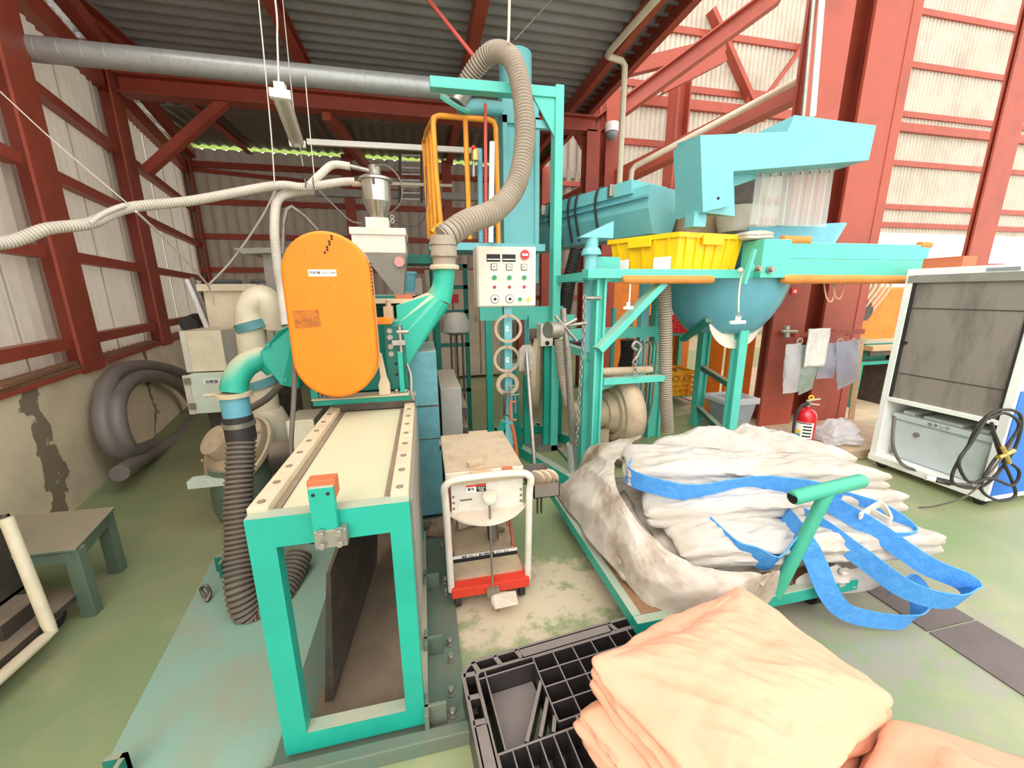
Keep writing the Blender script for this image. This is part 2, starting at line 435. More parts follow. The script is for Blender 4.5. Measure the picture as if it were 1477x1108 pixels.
# ================================================================== the building
WP = V((-2.52, 3.08, 0)); _r = ray(443, 421); WD = V((_r.x, _r.y, 0)).normalized(); WN = V((WD.y, -WD.x, 0))
def W(s, off=0.0, z=0.0): return WP+WD*s+WN*off+V((0, 0, z))
def sheet(parent, o, u, v, n, width, height, pitch, amp, mt, name='sheet', groove=False):
    o, u, v, n = V(o), V(u), V(v), V(n); ph = max(1, round(width/pitch)); k = ph*8; b = MB()
    f = (lambda a: abs(math.sin(PI*a*ph))**.45*2-2) if groove else (lambda a: math.sin(2*PI*a*ph))
    b.grid(lambda a, c: o+u*(width*a)+v*(height*c)+n*(amp*f(a)), k+1, 2, smooth=True)
    return b.build(name, mt, parent)

# floor: worn green paint over concrete, dust trodden in
def floor_material():
    M = bpy.data.materials.new('floor_paint'); M.use_nodes = True; MATS['floor_paint'] = M
    nt = M.node_tree; N = nt.nodes; L = nt.links; b = N['Principled BSDF']; b.inputs['Roughness'].default_value = .42
    tc = N.new('ShaderNodeTexCoord')
    def nz(s, d=6, r=.6):
        n = N.new('ShaderNodeTexNoise'); n.inputs['Scale'].default_value = s; n.inputs['Detail'].default_value = d; n.inputs['Roughness'].default_value = r
        L.new(tc.outputs['Object'], n.inputs['Vector']); return n.outputs['Fac']
    def rng(f, a, c, t0=0.0, t1=1.0):
        n = N.new('ShaderNodeMapRange'); n.inputs['From Min'].default_value = a; n.inputs['From Max'].default_value = c
        n.inputs['To Min'].default_value = t0; n.inputs['To Max'].default_value = t1; L.new(f, n.inputs['Value']); return n.outputs[0]
    def mix(f, a, c):
        n = N.new('ShaderNodeMix'); n.data_type = 'RGBA'; L.new(f, n.inputs['Factor'])
        for k, q in (('A', a), ('B', c)):
            if isinstance(q, tuple): n.inputs[k].default_value = lin(q)+(1,)
            else: L.new(q, n.inputs[k])
        return n.outputs['Result']
    def spot(x, y, rx, ry, lo=.0):
        mp = N.new('ShaderNodeMapping'); mp.inputs['Location'].default_value = (-x/rx, -y/ry, 0); mp.inputs['Scale'].default_value = (1/rx, 1/ry, 0)
        L.new(tc.outputs['Object'], mp.inputs['Vector'])
        g = N.new('ShaderNodeTexGradient'); g.gradient_type = 'SPHERICAL'; L.new(mp.outputs[0], g.inputs[0])
        a = N.new('ShaderNodeMath'); a.operation = 'MULTIPLY'; L.new(g.outputs['Fac'], a.inputs[0]); L.new(rng(nz(8, 8, .7), .35, .65, .1, 2.4), a.inputs[1])
        return rng(a.outputs[0], .25, .7)
    c = mix(rng(nz(.9), .4, .68), (134, 152, 110), (166, 162, 122))
    c = mix(rng(nz(3.5), .52, .75, 0, .6), c, (176, 166, 132))
    c = mix(rng(nz(14), .6, .8, 0, .35), c, (110, 118, 94))
    c = mix(spot(.45, 1.62, .85, .38), c, (206, 190, 162))
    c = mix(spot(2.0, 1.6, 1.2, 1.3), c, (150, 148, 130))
    c = mix(spot(4.6, 4.2, 2.2, 2.0), c, (190, 176, 150))
    L.new(c, b.inputs['Base Color'])
    bp = N.new('ShaderNodeBump'); bp.inputs['Strength'].default_value = .12; bp.inputs['Distance'].default_value = .01
    L.new(nz(30), bp.inputs['Height']); L.new(bp.outputs[0], b.inputs['Normal'])
floor_material()
fl = MB().bx(-4.6, 20, -4, 9.3, -.12, 0).build('floor', 'floor_paint'); fl.location = (0, 0, 0)
fl.data.transform(Matrix.Translation(BASE[fl.name])); BASE[fl.name] = V((0, 0, 0))
struct(fl, 'worn green painted concrete floor with pale dust')
mat('dark_plate', (104, 92, 88), .5, dirt=(80, 70, 66), amt=.5, scale=6, bump=.1)
for i, (y0, y1) in enumerate(((.2, 1.02), (1.03, 1.9), (1.91, 2.9))):
    MB().bx(2.13, 2.42, y0, y1, 0, .006).build('cover_plate', 'dark_plate', fl)
mat('pale_plank', (206, 184, 156), .8, dirt=(170, 146, 116), amt=.6, scale=4)
for i in range(9):
    MB().bx(3.6+.0*i, 7.6, 3.45+i*.34, 3.45+i*.34+.325, 0, .012).build('plank', 'pale_plank', fl)

# left wall ---------------------------------------------------------
def wall_material():
    M = mat('plinth_concrete', (244, 228, 196), .9, dirt=(196, 174, 142), amt=.5, scale=2.2, bump=.4, bscale=22)
    nt = M.node_tree; N = nt.nodes; L = nt.links; b = N['Principled BSDF']
    old = b.inputs['Base Color'].links[0].from_socket
    # one old water stain running down the plinth, ragged edges
    ge = N.new('ShaderNodeNewGeometry')
    dt = N.new('ShaderNodeVectorMath'); dt.operation = 'DOT_PRODUCT'; dt.inputs[1].default_value = tuple(WD); L.new(ge.outputs['Position'], dt.inputs[0])
    sp_ = N.new('ShaderNodeSeparateXYZ'); L.new(ge.outputs['Position'], sp_.inputs[0])
    n = N.new('ShaderNodeTexNoise'); n.inputs['Scale'].default_value = 3.2; n.inputs['Detail'].default_value = 6; L.new(ge.outputs['Position'], n.inputs['Vector'])
    def mth(op, a_, b_=None):
        k_ = N.new('ShaderNodeMath'); k_.operation = op
        for i_, q_ in enumerate((a_, b_)):
            if q_ is None: continue
            if isinstance(q_, (int, float)): k_.inputs[i_].default_value = q_
            else: L.new(q_, k_.inputs[i_])
        return k_.outputs[0]
    s_ = mth('SUBTRACT', dt.outputs['Value'], WP.dot(WD)-.07)
    s_ = mth('ADD', s_, mth('MULTIPLY', mth('SUBTRACT', n.outputs['Fac'], .5), .75))
    s2_ = mth('ADD', s_, mth('MULTIPLY', sp_.outputs['Z'], -.12))
    d1_ = mth('ABSOLUTE', s2_)
    d2_ = mth('ABSOLUTE', mth('SUBTRACT', s2_, 1.95))
    w_ = mth('MINIMUM', d1_, mth('MULTIPLY', d2_, 1.6))
    r = N.new('ShaderNodeMapRange'); r.inputs['From Min'].default_value = .085; r.inputs['From Max'].default_value = .07; L.new(w_, r.inputs['Value'])
    mx = N.new('ShaderNodeMix'); mx.data_type = 'RGBA'; L.new(r.outputs[0], mx.inputs['Factor']); L.new(old, mx.inputs['A']); mx.inputs['B'].default_value = lin((150, 134, 112))+(1,)
    L.new(mx.outputs['Result'], b.inputs['Base Color'])
wall_material()
b = MB(); S0, S1 = -3.4, 6.35
b.hexa([W(S0, -.22, 0), W(S0, 0, 0), W(S1, 0, 0), W(S1, -.22, 0), W(S0, -.22, .92), W(S0, 0, .92), W(S1, 0, .92), W(S1, -.22, .92)])
wl = struct(b.build('wall_left', 'plinth_concrete'), 'cream concrete plinth wall with red steel frame and pale corrugated sheets')
k = int((S1-S0)/.75)
for i in range(k+1):
    w_ = min(.76, S1-(S0+i*.75))
    if w_ > .05: sheet(wl, W(S0+i*.75, -.13-.004*(i % 2), .9), WD, V((0, 0, 1)), WN, w_, 3.2, .125, .014, 'sheet_left')
for z in (1.15, 1.83, 2.46, 3.1):
    for a, c in ((S0, .68), (1.06, 2.66), (3.06, 6.1)):
        channel(wl, 'girt', W(a, -.02, z), W(c, -.02, z), .09, .085, .012, -WN)
for a, c in ((S0, .68), (1.06, 2.66), (3.06, 6.1)):
    MB().hexa([W(a, -.2, .925), W(a, .03, .925), W(c, .03, .925), W(c, -.2, .925), W(a, -.2, 1.0), W(a, .03, .95), W(c, .03, .95), W(c, -.2, 1.0)]).build('sill_angle', 'red_steel', wl)
# planks and scraps left on the sill
for i, (a, c, o, z, r) in enumerate(((-.9, .66, -.02, .965, 0), (-.8, .75, -.07, .985, .02), (-.3, .6, .0, .995, -.03), (1.1, 2.5, -.06, .97, .02))):
    one(MB().bar(W(a, o, z), W(c, o+r, z+.006), .07, .025), 'wooden_plank', 'wood', ['long brown plank at the outer edge of the left wall ledge', 'brown plank lying against the sheets on the left wall ledge', 'short splintered plank lying on top of the ledge planks', 'thin plank on the ledge behind the coiled grey hose'][i], 'plank', 'planks on the wall ledge')
for i, s in enumerate((.87, 2.86, 6.2)):
    c0 = W(s, -.16, .0 if i else .0)
    hbeam(wl, 'column', W(s, -.12, .9), W(s, -.12, 4.2), .36, .28, .02, up=WN)
channel(wl, 'eave_beam', W(S0, -.02, 3.82), W(S1, -.02, 3.82), .12, .2, .015, -WN)
channel(wl, 'eave_beam', W(S0, .12, 4.06), W(S1, .12, 4.06), .12, .14, .015, -WN)

# back wall and the pale wall beyond ---------------------------------
YB = 9.05
b = MB().bx(-4.3, 3.9, YB+.06, YB+.2, 0, .5)
wb = struct(b.build('wall_back', 'concrete'), 'dim corrugated sheet wall with red rails at the far end')
x = -4.25
while x < 3.85:
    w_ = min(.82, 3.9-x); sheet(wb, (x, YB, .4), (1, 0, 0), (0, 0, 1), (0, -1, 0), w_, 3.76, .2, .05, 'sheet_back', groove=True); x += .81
for z in (1.4, 2.0, 2.62, 3.24, 3.88):
    channel(wb, 'girt', (-4.2, YB-.05, z), (3.85, YB-.05, z), .09, .1, .012, (0, 1, 0))
for x in (-1.3, .62, 2.2, 2.75):
    MB().bx(x-.09, x+.09, YB-.2, YB-.04, 0, 4.15).build('post', 'red_steel', wb)
channel(wb, 'brace', (-4.0, YB-.07, 3.78), (.6, YB-.07, 3.5), .06, .07, .01, (0, 1, 0))
sheet(wb, (-4.2, YB+.03, 4.16), (1, 0, 0), (0, 0, 1), (0, -1, 0), 6.8, .07, .17, .02, 'gap_glow_green', 'gap_glow_strip')  # translucent sheet added in the roof gap for its green daylight glow
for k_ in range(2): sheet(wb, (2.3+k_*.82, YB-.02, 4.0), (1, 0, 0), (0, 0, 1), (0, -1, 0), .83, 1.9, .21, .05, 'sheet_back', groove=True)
YR = 9.0
b = MB().bx(3.9, 20, YR+.06, YR+.2, 0, .5)
wr = struct(b.build('wall_right', 'concrete'), 'bright pale corrugated wall with red rails beyond the machines')
x = 3.9
while x < 19.9:
    z0 = .4 if x < 11.6 else 3.05
    sheet(wr, (x, YR-.004*(int(x*7) % 2), z0), (1, 0, 0), (0, 0, 1), (0, -1, 0), .98, 9.4-z0, .12, .035, 'sheet_right', groove=True); x += .97
for z in (1.2, 2.2, 3.26, 3.72, 4.8, 5.95, 7.05, 8.18):
    channel(wr, 'girt', (3.95, YR-.05, z), (19.8, YR-.05, z), .1, .13, .014, (0, 1, 0))
channel(wr, 'girt', (3.95, YR-.1, 5.63), (19.8, YR-.1, 5.63), .16, .2, .02, (0, 1, 0))
hbeam(wr, 'column', (4.05, YR-.25, 0), (4.05, YR-.25, 6.0), .42, .3, .03, up=(0, 1, 0))
hbeam(wr, 'column', (5.45, YR-.7, 0), (5.45, YR-.7, 6.05), .36, .3, .03, up=(1, 0, 0))
MB().bar((6.4, YR-.16, 7.4), (7.75, YR-.16, 5.7), .22, .1).build('brace', 'red_steel', wr)
MB().bar((10.4, YR-.16, 9.0), (7.9, YR-.16, 5.7), .1, .08).build('brace', 'red_steel', wr)
MB().bx(7.55, 8.1, YR-.2, YR-.12, 5.4, 6.0).build('gusset', 'red_steel', wr)
# windows low in the bright wall
for i, x in enumerate((11.75, 13.15, 14.6, 16.2)):
    wn = MB().bx(x, x+1.3, YR+.02, YR+.03, 1.0, 2.98).build('window_%d' % (i+1), 'glass'); struct(wn, 'bright window pane in the pale far wall')
    for a, c in ((x, x+.07), (x+.62, x+.68), (x+1.23, x+1.3)):
        MB().bx(a, c, YR-.03, YR+.05, 1.0, 2.98).build('window_frame', 'white_clean', wn)
    MB().bx(x, x+1.3, YR-.03, YR+.05, 2.98, 3.05).build('window_frame', 'white_clean', wn)
MB().bx(11.6, 19.8, YR-.02, YR+.1, .4, 1.0).build('window_apron', 'sheet_right', wr)

# roof over the left bay ---------------------------------------------
b = MB(); b.grid(lambda a, c: (-4.5+7.15*a, 3.0+4.5*c, 4.27+.028*math.sin(2*PI*c*4.5/.165)), 2, 27*10, smooth=True)
ce = struct(b.build('ceiling', 'roof_sheet'), 'dark grey corrugated metal roof sheet')
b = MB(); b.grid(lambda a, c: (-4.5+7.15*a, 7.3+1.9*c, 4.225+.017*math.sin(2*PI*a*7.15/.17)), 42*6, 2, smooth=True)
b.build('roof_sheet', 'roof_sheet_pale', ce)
for x, w_ in ((-3.05, .1), (-1.27, .12), (.63, .12), (2.25, .08)):
    channel(ce, 'purlin', (x, 3.0, 4.165), (x, 9.0, 4.165), w_, .15, .012, (1, 0, 0))
channel(ce, 'eave_channel', (2.62, 3.0, 4.17), (2.62, 9.0, 4.17), .08, .2, .015, (-1, 0, 0), 'red_steel')
MB().bx(-4.4, 2.6, 7.36, 7.5, 4.2, 4.25).build('leak_stop_strip', 'roof_sheet_pale', ce)  # strip added to block daylight leaking where the two roof sheets meet
hbeam(ce, 'rafter', (-3.2, 5.9, 3.83), (2.55, 5.9, 3.83), .2, .2, .02)
MB().bar((-2.15, 5.9, 3.76), (-3.1, 5.9, 2.95), .1, .1).build('knee_brace', 'red_steel', ce)
MB().bar((-1.05, 5.9, 3.72), (-.85, 8.9, 3.85), .1, .16).build('hanger_beam', 'red_steel', ce)
hbeam(ce, 'post', (2.5, 5.9, 0), (2.5, 5.9, 3.75), .2, .2, .02, up=(0, 1, 0))
hbeam(ce, 'post', (3.0, 6.3, 0), (3.0, 6.3, 4.4), .26, .22, .02, up=(0, 1, 0))
MB().bar((1.5, 8.6, 3.85), (2.3, 8.6, 2.7), .1, .1).build('knee_brace', 'red_steel', ce)

# framing between the bays: sloping beam, inclined rails, conduit ----
tr = hbeam(None, 'trim_1', P(832, 205, 6.6), P(1120, -8, 5.4), .16, .22, .02); struct(tr, 'inclined red I-beam in front of the pale wall')
tr = channel(None, 'trim_2', P(955, 125, 7.2), P(1047, 78, 7.2), .16, .2, .02, (0, 1, 0)); struct(tr, 'short red channel stub off the inclined beam')
tr = channel(None, 'trim_3', P(860, 108, 7.4), P(1047, 62, 7.2), .16, .22, .02, (0, 1, 0)); struct(tr, 'red channel brace rising behind the inclined beam')
b = MB().bar(P(740, 330, 8.0), P(895, 256, 6.2), .2, .22); b.bar(P(895, 256, 6.2), P(1158, 128, 4.4), .2, .22)
struct(b.build('trim_4', 'red_steel'), 'brown runway beam rising behind the blue trough')

# ================================================================== the grinding machine with the orange cover
mat('base_dusty', (96, 116, 100), .6, dirt=(120, 108, 90), amt=.8, scale=8)
gm = thing('grinding_machine', (-.3, 1.8, 0), 'teal grinding machine with tall orange belt cover and dusty slide table', 'machine')
# base plate
bp_ = MB().bx(-.56, .07, 1.06, 2.75, .0, .03).build('base_plate', 'base_dusty', gm, bevel=.004)
MB().bx(-.60, .075, 1.035, 1.075, .0, .06).build('base_channel', 'base_dusty', gm, bevel=.004)
for y in (1.12, 1.2, 1.34, 1.42, 1.72, 1.8, 2.1):
    bolt(gm, (.02+.01*(y > 1.3), y, .03), r=.011, h=.03)
for y in (1.1, 1.38, 1.76):
    b = MB(); b.bx(-.075, .0, y, y+.012, .03, .12); b.bx(-.075, -.06, y-.03, y+.05, .03, .12)
    b.build('anchor_bracket', 'base_dusty', gm, bevel=.002)
# front frame: welded flat bars with an open middle
X0, X1, Z0, Z1, YF = -.515, -.075, .05, .9, 1.1
fw = .07
outer = [(X0, YF, Z0), (X1, YF, Z0), (X1, YF, Z1), (X0, YF, Z1)]
inner = [(X0+fw, YF, Z0+.075), (X1-.06, YF, Z0+.075), (X1-.06, YF, Z1-.095), (X0+fw, YF, Z1-.095)]
b = MB(); b.add(outer+inner, [(0, 1, 5, 4), (1, 2, 6, 5), (2, 3, 7, 6), (3, 0, 4, 7)])
back = [V(p)+V((0, .045, 0)) for p in outer+inner]
b.add(back, [(4, 5, 1, 0), (5, 6, 2, 1), (6, 7, 3, 2), (7, 4, 0, 3)])
allp = [V(p) for p in outer+inner]+back
b.add(allp, [(0, 8, 9, 1), (1, 9, 10, 2), (2, 10, 11, 3), (3, 11, 8, 0), (4, 5, 13, 12), (5, 6, 14, 13), (6, 7, 15, 14), (7, 4, 12, 15)])
b.build('front_frame', 'teal', gm)
for y in (2.1, 2.62):
    MB().bx(X0, X0+.06, y, y+.06, .03, .86).build('leg', 'teal', gm); MB().bx(X1-.06, X1, y, y+.06, .03, .86).build('leg', 'teal', gm)
MB().bx(X1-.012, X1+.006, 1.16, 2.2, .35, .87).build('side_panel', 'grey_paint', gm)
MB().bx(X1-.03, X1+.012, 1.16, 2.2, .05, .09).build('side_rail', 'teal_dark', gm)
MB().bx(X0, X0+.05, 1.16, 2.6, .8, .86).build('side_rail', 'teal', gm); MB().bx(X1-.05, X1, 1.16, 2.6, .8, .86).build('side_rail', 'teal', gm)
MB().bx(X0+.02, X1-.02, 2.5, 2.52, .03, .86).build('rear_panel', 'dark_steel', gm)
mat('dark_dust', (128, 110, 92), .9, dirt=(96, 80, 66), amt=.7, scale=5, bump=.2)  # brown dust, darkened to carry the shade under the table
MB().bx(-.46, -.1, 1.17, 2.45, .031, .04).build('dust_layer', 'dark_dust', gm)
# a folded dark sheet inside, leaning
b = MB(); b.hexa([V(q) for q in [(-.43, 1.25, .06), (-.40, 1.25, .06), (-.33, 2.0, .06), (-.36, 2.0, .06), (-.385, 1.3, .55), (-.37, 1.3, .56), (-.25, 2.0, .78), (-.28, 2.0, .78)]])
b.build('dust_chute', 'dark_steel', gm)
MB().bx(-.4, -.2, 2.0, 2.4, .5, .85).build('drive_housing', 'dark_steel', gm, bevel=.01)
# slide table with rails
tt = MB().bx(X0+.05, X1-.04, 1.12, 2.55, .862, .885).build('table_top', 'table_dust', gm)
MB().bx(X0+.07, X1-.05, 1.115, 1.13, .845, .886).build('front_lip', 'dust_top', gm)
for xa, xb in ((X0-.005, X0+.05), (X1-.055, X1-.002)):
    r_ = MB().bx(xa, xb, 1.135, 2.5, .885, .915).build('guide_rail', 'dust_top', gm, bevel=.003)
    MB().bx(xa+.004, xb-.004, 1.13, 2.5, .86, .886).build('rail_seat', 'dark_steel', r_)
    xi = xb if xa < -.3 else xa-.022
    MB().bx(xi, xi+.022, 1.135, 2.5, .885, .890).build('rail_dark_strip', 'dark_steel', r_)  # added dark strip that darkens the inner side of each rail
    for i in range(8):
        rep('screw', 'railscrew', lambda q: q.lathe([(.011, 0), (.011, .002), (.006, .002), (.005, .0005)], (0, 0, 0), n=14), 'dark_steel', gm, ((xa+xb)/2, 1.17+i*.125, .915))
# stop block at the front
sb = MB().bx(-.338, -.272, 1.075, 1.1, .8, .985).build('stop_bracket', 'teal', gm, bevel=.002)
MB().bx(-.342, -.268, 1.088, 1.13, .945, 1.0).build('stop_pad', 'terracotta', gm, bevel=.002)
MB().bx(-.335, -.25, 1.07, 1.1, .8, .855).build('stop_plate', 'bare_steel', gm, bevel=.002)
for x in (-.315, -.268):
    for z in (.815, .85): bolt(gm, (x, 1.07, z), (0, -1, 0), .009, .016)
for x in (-.325, -.287): bolt(gm, (x, 1.075, .965), (0, -1, 0), .004, .003, 'ink')
# head housing over the table
YH = 2.16
MB().bx(-.60, -.1, YH+.02, YH+.09, .925, .965).build('bridge_beam', 'teal', gm, bevel=.003)
MB().bx(-.595, -.105, YH-.02, YH+.08, .965, .972).build('bridge_ledge', 'dust_top', gm)
MB().bx(-.60, -.565, YH, YH+.6, .97, 1.12).build('head_cheek', 'teal', gm, bevel=.003)
MB().bx(-.57, -.14, YH+.12, YH+.62, .97, 1.36).build('head_housing', 'teal', gm, bevel=.006)
MB().bx(-.45, -.16, YH+.62, YH+.9, .6, 1.5).build('rear_housing', 'teal_dark', gm, bevel=.006)
MB().bx(X0+.02, X1-.0, YH+.0, YH+.12, .895, .928).build('slide_block', 'dark_steel', gm)
pl = MB().prism([(-.215, YH+.05, .985), (-.105, YH+.05, .985), (-.105, YH+.05, 1.2), (-.118, YH+.05, 1.34), (-.215, YH+.05, 1.34)], (0, .03, 0)).build('bearing_plate', 'teal_dark', gm, bevel=.003)
for z in (1.31, 1.275, 1.225, 1.185): bolt(gm, (-.185, YH+.05, z), (0, -1, 0), .011, .012)
for z in (1.13, 1.07): bolt(gm, (-.165, YH+.05, z), (0, -1, 0), .006, .004, 'ink')
MB().bx(-.15, -.125, YH+.01, YH+.05, .975, 1.2).build('guide_bar', 'teal', gm, bevel=.002)
MB().bx(-.175, -.105, YH+.005, YH+.06, 1.235, 1.262).build('clamp_block', 'bare_steel', gm, bevel=.002)
b = MB().cyl((-.13, YH+.02, 1.26), (-.13, YH+.02, 1.335), .009); b.cyl((-.145, YH+.02, 1.305), (-.085, YH+.02, 1.305), .011); b.cyl((-.13, YH+.02, 1.19), (-.13, YH+.02, 1.235), .008)
b.build('clamp_screw', 'bare_steel', gm)
b = MB().bx(-.205, -.16, YH+.02, YH+.1, 1.36, 1.44); b.cyl((-.18, YH+.05, 1.38), (-.18, YH+.05, 1.47), .014); b.build('hinge_block', 'dusty_beige', gm)
MB().bx(-.24, -.165, YH-.0, YH+.02, 1.35, 1.385).build('cover_hinge', 'orange', gm, bevel=.002)
for dx, z in ((-.225, .972), (-.17, .975), (-.12, .973), (-.56, .975), (-.52, .973)): bolt(gm, (dx, YH+.02, z), r=.01, h=.018)
b = MB().tube(spline([(-.105, YH+.04, 1.13), (-.088, YH+.03, 1.06), (-.09, YH, .98), (-.08, YH-.0, .93)], 8), .007, 8); b.build('grease_pipe', 'bare_steel', gm)
# brush hanging at the cover
b = MB().loft([[(-.255, YH-.02, .975), (-.20, YH-.02, .975), (-.20, YH+.01, .975), (-.255, YH+.01, .975)], [(-.257, YH-.02, 1.03), (-.2, YH-.02, 1.03), (-.2, YH+.01, 1.03), (-.257, YH+.01, 1.03)],
               [(-.243, YH-.018, 1.07), (-.212, YH-.018, 1.07), (-.212, YH+.008, 1.07), (-.243, YH+.008, 1.07)], [(-.25, YH-.015, 1.2), (-.23, YH-.015, 1.2), (-.23, YH+.005, 1.2), (-.25, YH+.005, 1.2)]])
one(b, 'hand_brush', 'dust_top', 'pale dusty hand brush standing beside the orange cover', 'brush')
# orange belt cover: upright stadium
CX_, RW, ZT, ZB_ = -.43, .192, 1.785, 1.005
YC = 2.02
def stad(r, y, n=20, zt=ZT, zb=ZB_):
    c = []
    for i in range(n+1):
        a = PI*i/n; c.append(V((CX_+r*math.cos(a), y, zt-RW+r*math.sin(a))))
    for i in range(n+1):
        a = PI+PI*i/n; c.append(V((CX_+r*math.cos(a), y, zb+RW+r*math.sin(a))))
    return c
b = MB().loft([stad(RW, YC+.14), stad(RW, YC+.012), stad(RW-.006, YC+.003), stad(RW-.014, YC)][::-1], True, False)
oc = b.build('belt_cover', 'orange', gm)
MB().loft([stad(RW+.003, YC+.10), stad(RW+.003, YC+.112)]).build('cover_seam', 'dust_top', oc)
for i in range(9):
    MB().bx(CX_+RW-.001, CX_+RW+.0015, YC+.045, YC+.085, 1.5+i*.018, 1.508+i*.018).build('vent_slot', 'ink', oc)
nl = MB().bx(-.505, -.385, YC-.002, YC, 1.585, 1.615).build('name_label', 'paper', gm)
text(gm, '供給機 ON-OFF', (-.445, YC-.0025, 1.60), .0165)
MB().prism([(-.592, YC-.001, 1.43), (-.48, YC-.001, 1.435), (-.475, YC-.001, 1.355), (-.59, YC-.001, 1.35)], (0, .0008, 0)).build('worn_label', 'wear_orange', gm)
rng_ = random.Random(3)
for i in range(16):
    x = CX_+rng_.uniform(-.15, .15); z = rng_.uniform(1.08, 1.7); w_ = rng_.uniform(.002, .006)
    rep('paint_chip', 'chip%d' % (i % 3), lambda q, w_=w_: q.lathe([(w_, 0), (w_*.7, .0008)], (0, 0, 0), n=6), 'wear_orange', gm, (x, YC-.0004, z), (0, -1, 0))
for i in range(7):
    rep('paint_chip', 'chipb%d' % (i % 3), lambda q: q.lathe([(.006, 0), (.004, .0008)], (0, 0, 0), n=7), 'ink', gm, (-.425+.006*i+.006*(i % 2), YC-.0004, 1.69+.012*i), (0, -1, 0))
# right outlet: sheet metal transition up to a round pipe
A = [V((-.15, 2.36, 1.03)), V((-.15, 2.36, 1.44)), V((-.15, 2.8, 1.44)), V((-.15, 2.8, 1.03))]
ec = P(640, 410, 2.5); er = .062
def circ(c, r, axis, n=16, ph=0.0):
    x_, y_ = frame_of(V(axis)); return [V(c)+x_*(r*math.cos(2*PI*i/n+ph))+y_*(r*math.sin(2*PI*i/n+ph)) for i in range(n)]
def quad_ring(q, n=16):
    out = []
    for i in range(4):
        for j in range(n//4): out.append(q[i].lerp(q[(i+1) % 4], j/(n//4)))
    return out
# axis of the neck: up and to the right
def best_shift(r0, r1):
    n = len(r0); best = None
    for rev in (False, True):
        q = r1[::-1] if rev else r1
        for s in range(n):
            t = q[s:]+q[:s]; d = sum((a-b_).length_squared for a, b_ in zip(r0, t))
            if best is None or d < best[0]: best = (d, t)
    return best[1]
r0 = quad_ring(A); neck = ec+V((-.035, 0, -.09))
r1 = best_shift(r0, circ(neck, .078, V((.55, 0, .85))))
rf = MB().loft([r0, r1], False, False); rf.build('outlet_hood', 'duct_teal_dusty', gm)
b = MB(); b.tube([neck, ec+V((-.01, 0, -.03)), ec+V((0, 0, .02)), P(641, 388, 2.5)], [.078, .066, .062, .062], 20, caps=False); b.build('outlet_neck', 'duct_teal_dusty', gm)
fl_c = P(641, 384, 2.5)
b = MB().lathe([(.06, -.02), (.085, -.02), (.09, -.008), (.085, .006), (.06, .006)], fl_c, n=24); b.build('outlet_flange', 'dust_top', gm)
MB().bx(-.36, -.02, 2.45, 2.85, 1.45, 1.475).build('hood_lid', 'dust_top', gm)
MB().bx(-.16, -.06, 2.5, 2.62, 1.475, 1.5).build('lid_block', 'terracotta', gm)
# left inlet: hexagonal hood, dusty elbow, clamp, blue sleeve
hexa = [P(430, 462, 2.25), P(400, 478, 2.2), P(374, 508, 2.2), P(378, 524, 2.2), P(405, 556, 2.2), P(432, 562, 2.25)]
b = MB().prism(hexa, (0, .3, 0)); b.build('inlet_hood', 'teal', gm, bevel=.01)
for q in ((387, 498), (412, 548), (424, 478)): bolt(gm, P(q[0], q[1], 2.2)+V((0, .0, 0)), (0, -1, 0), .008, .01, 'teal')
el = [P(398, 530, 2.32), P(380, 517, 2.3), P(356, 526, 2.26), P(341, 545, 2.22), P(337, 566, 2.2)]
b = MB().tube(spline(el, 8), .062, 22); b.build('inlet_elbow', 'duct_teal_dusty', gm)
c0 = P(337, 568, 2.2)
b = MB().lathe([(.06, -.012), (.082, -.012), (.082, .008), (.06, .008)], c0, n=24); b.cyl(c0+V((-.13, -.01, -.0)), c0+V((-.08, 0, 0)), .008); b.build('clamp_ring', 'dust_top', gm)
b = MB().cyl(c0+V((0, 0, -.012)), c0+V((.005, -.01, -.12)), .064); b.build('blue_sleeve', 'steel_blue', gm)
b = MB().cyl(c0+V((.005, -.01, -.115)), c0+V((.006, -.012, -.15)), .068); b.build('sleeve_band', 'black_rubber', gm)
b = MB().lathe([(.066, -.012), (.074, -.012), (.074, .012), (.066, .012)], c0+V((.006, -.012, -.155)), n=24); b.build('hose_clip', 'bare_steel', gm)
b = MB().cyl(c0+V((.006, -.012, -.165)), c0+V((.01, -.02, -.24)), .069); b.build('rubber_cuff', 'black_rubber', gm)
# ribbed hose that drops to the floor and turns in under the table
h0 = c0+V((.01, -.02, -.235))
ho = MB().hose([h0, P(345, 700, 2.08), P(345, 790, 1.95), P(347, 850, 1.85), P(365, 888, 1.82), P(395, 872, 1.86), P(415, 840, 1.98), P(432, 800, 2.12)], .068, .024, .13, 20)
one(ho, 'suction_hose', 'hose_dark', 'dark ribbed suction hose dropping to the floor beside the teal frame', 'hose', mt2='black_rubber')
# big beige ribbed hose up to the tower
tp = P(706, 78, 3.45)
hp = [fl_c+V((0, 0, .16)), P(652, 335, 2.52), P(675, 320, 2.6), P(715, 303, 2.75), P(745, 265, 2.9), P(757, 200, 3.05), P(752, 130, 3.2), P(738, 85, 3.35), P(712, 75, 3.5), P(688, 96, 3.62), P(668, 128, 3.72)]
hz_ = thing('exhaust_hose', fl_c, 'thick beige ribbed exhaust hose arching from the machine up to the blue tower', 'hose')
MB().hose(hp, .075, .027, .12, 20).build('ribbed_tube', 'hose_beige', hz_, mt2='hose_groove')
b = MB().tube([fl_c+V((0, 0, .0)), fl_c+V((0, 0, .045)), fl_c+V((0, 0, .05)), fl_c+V((0, 0, .13)), fl_c+V((0, 0, .17))], [.068, .068, .078, .078, .08], 24); b.build('hose_cuff', 'hose_beige', hz_)
for z in (.055, .12): MB().ring(fl_c+V((0, 0, z)), .079, .005).build('hose_clip', 'bare_steel', hz_)
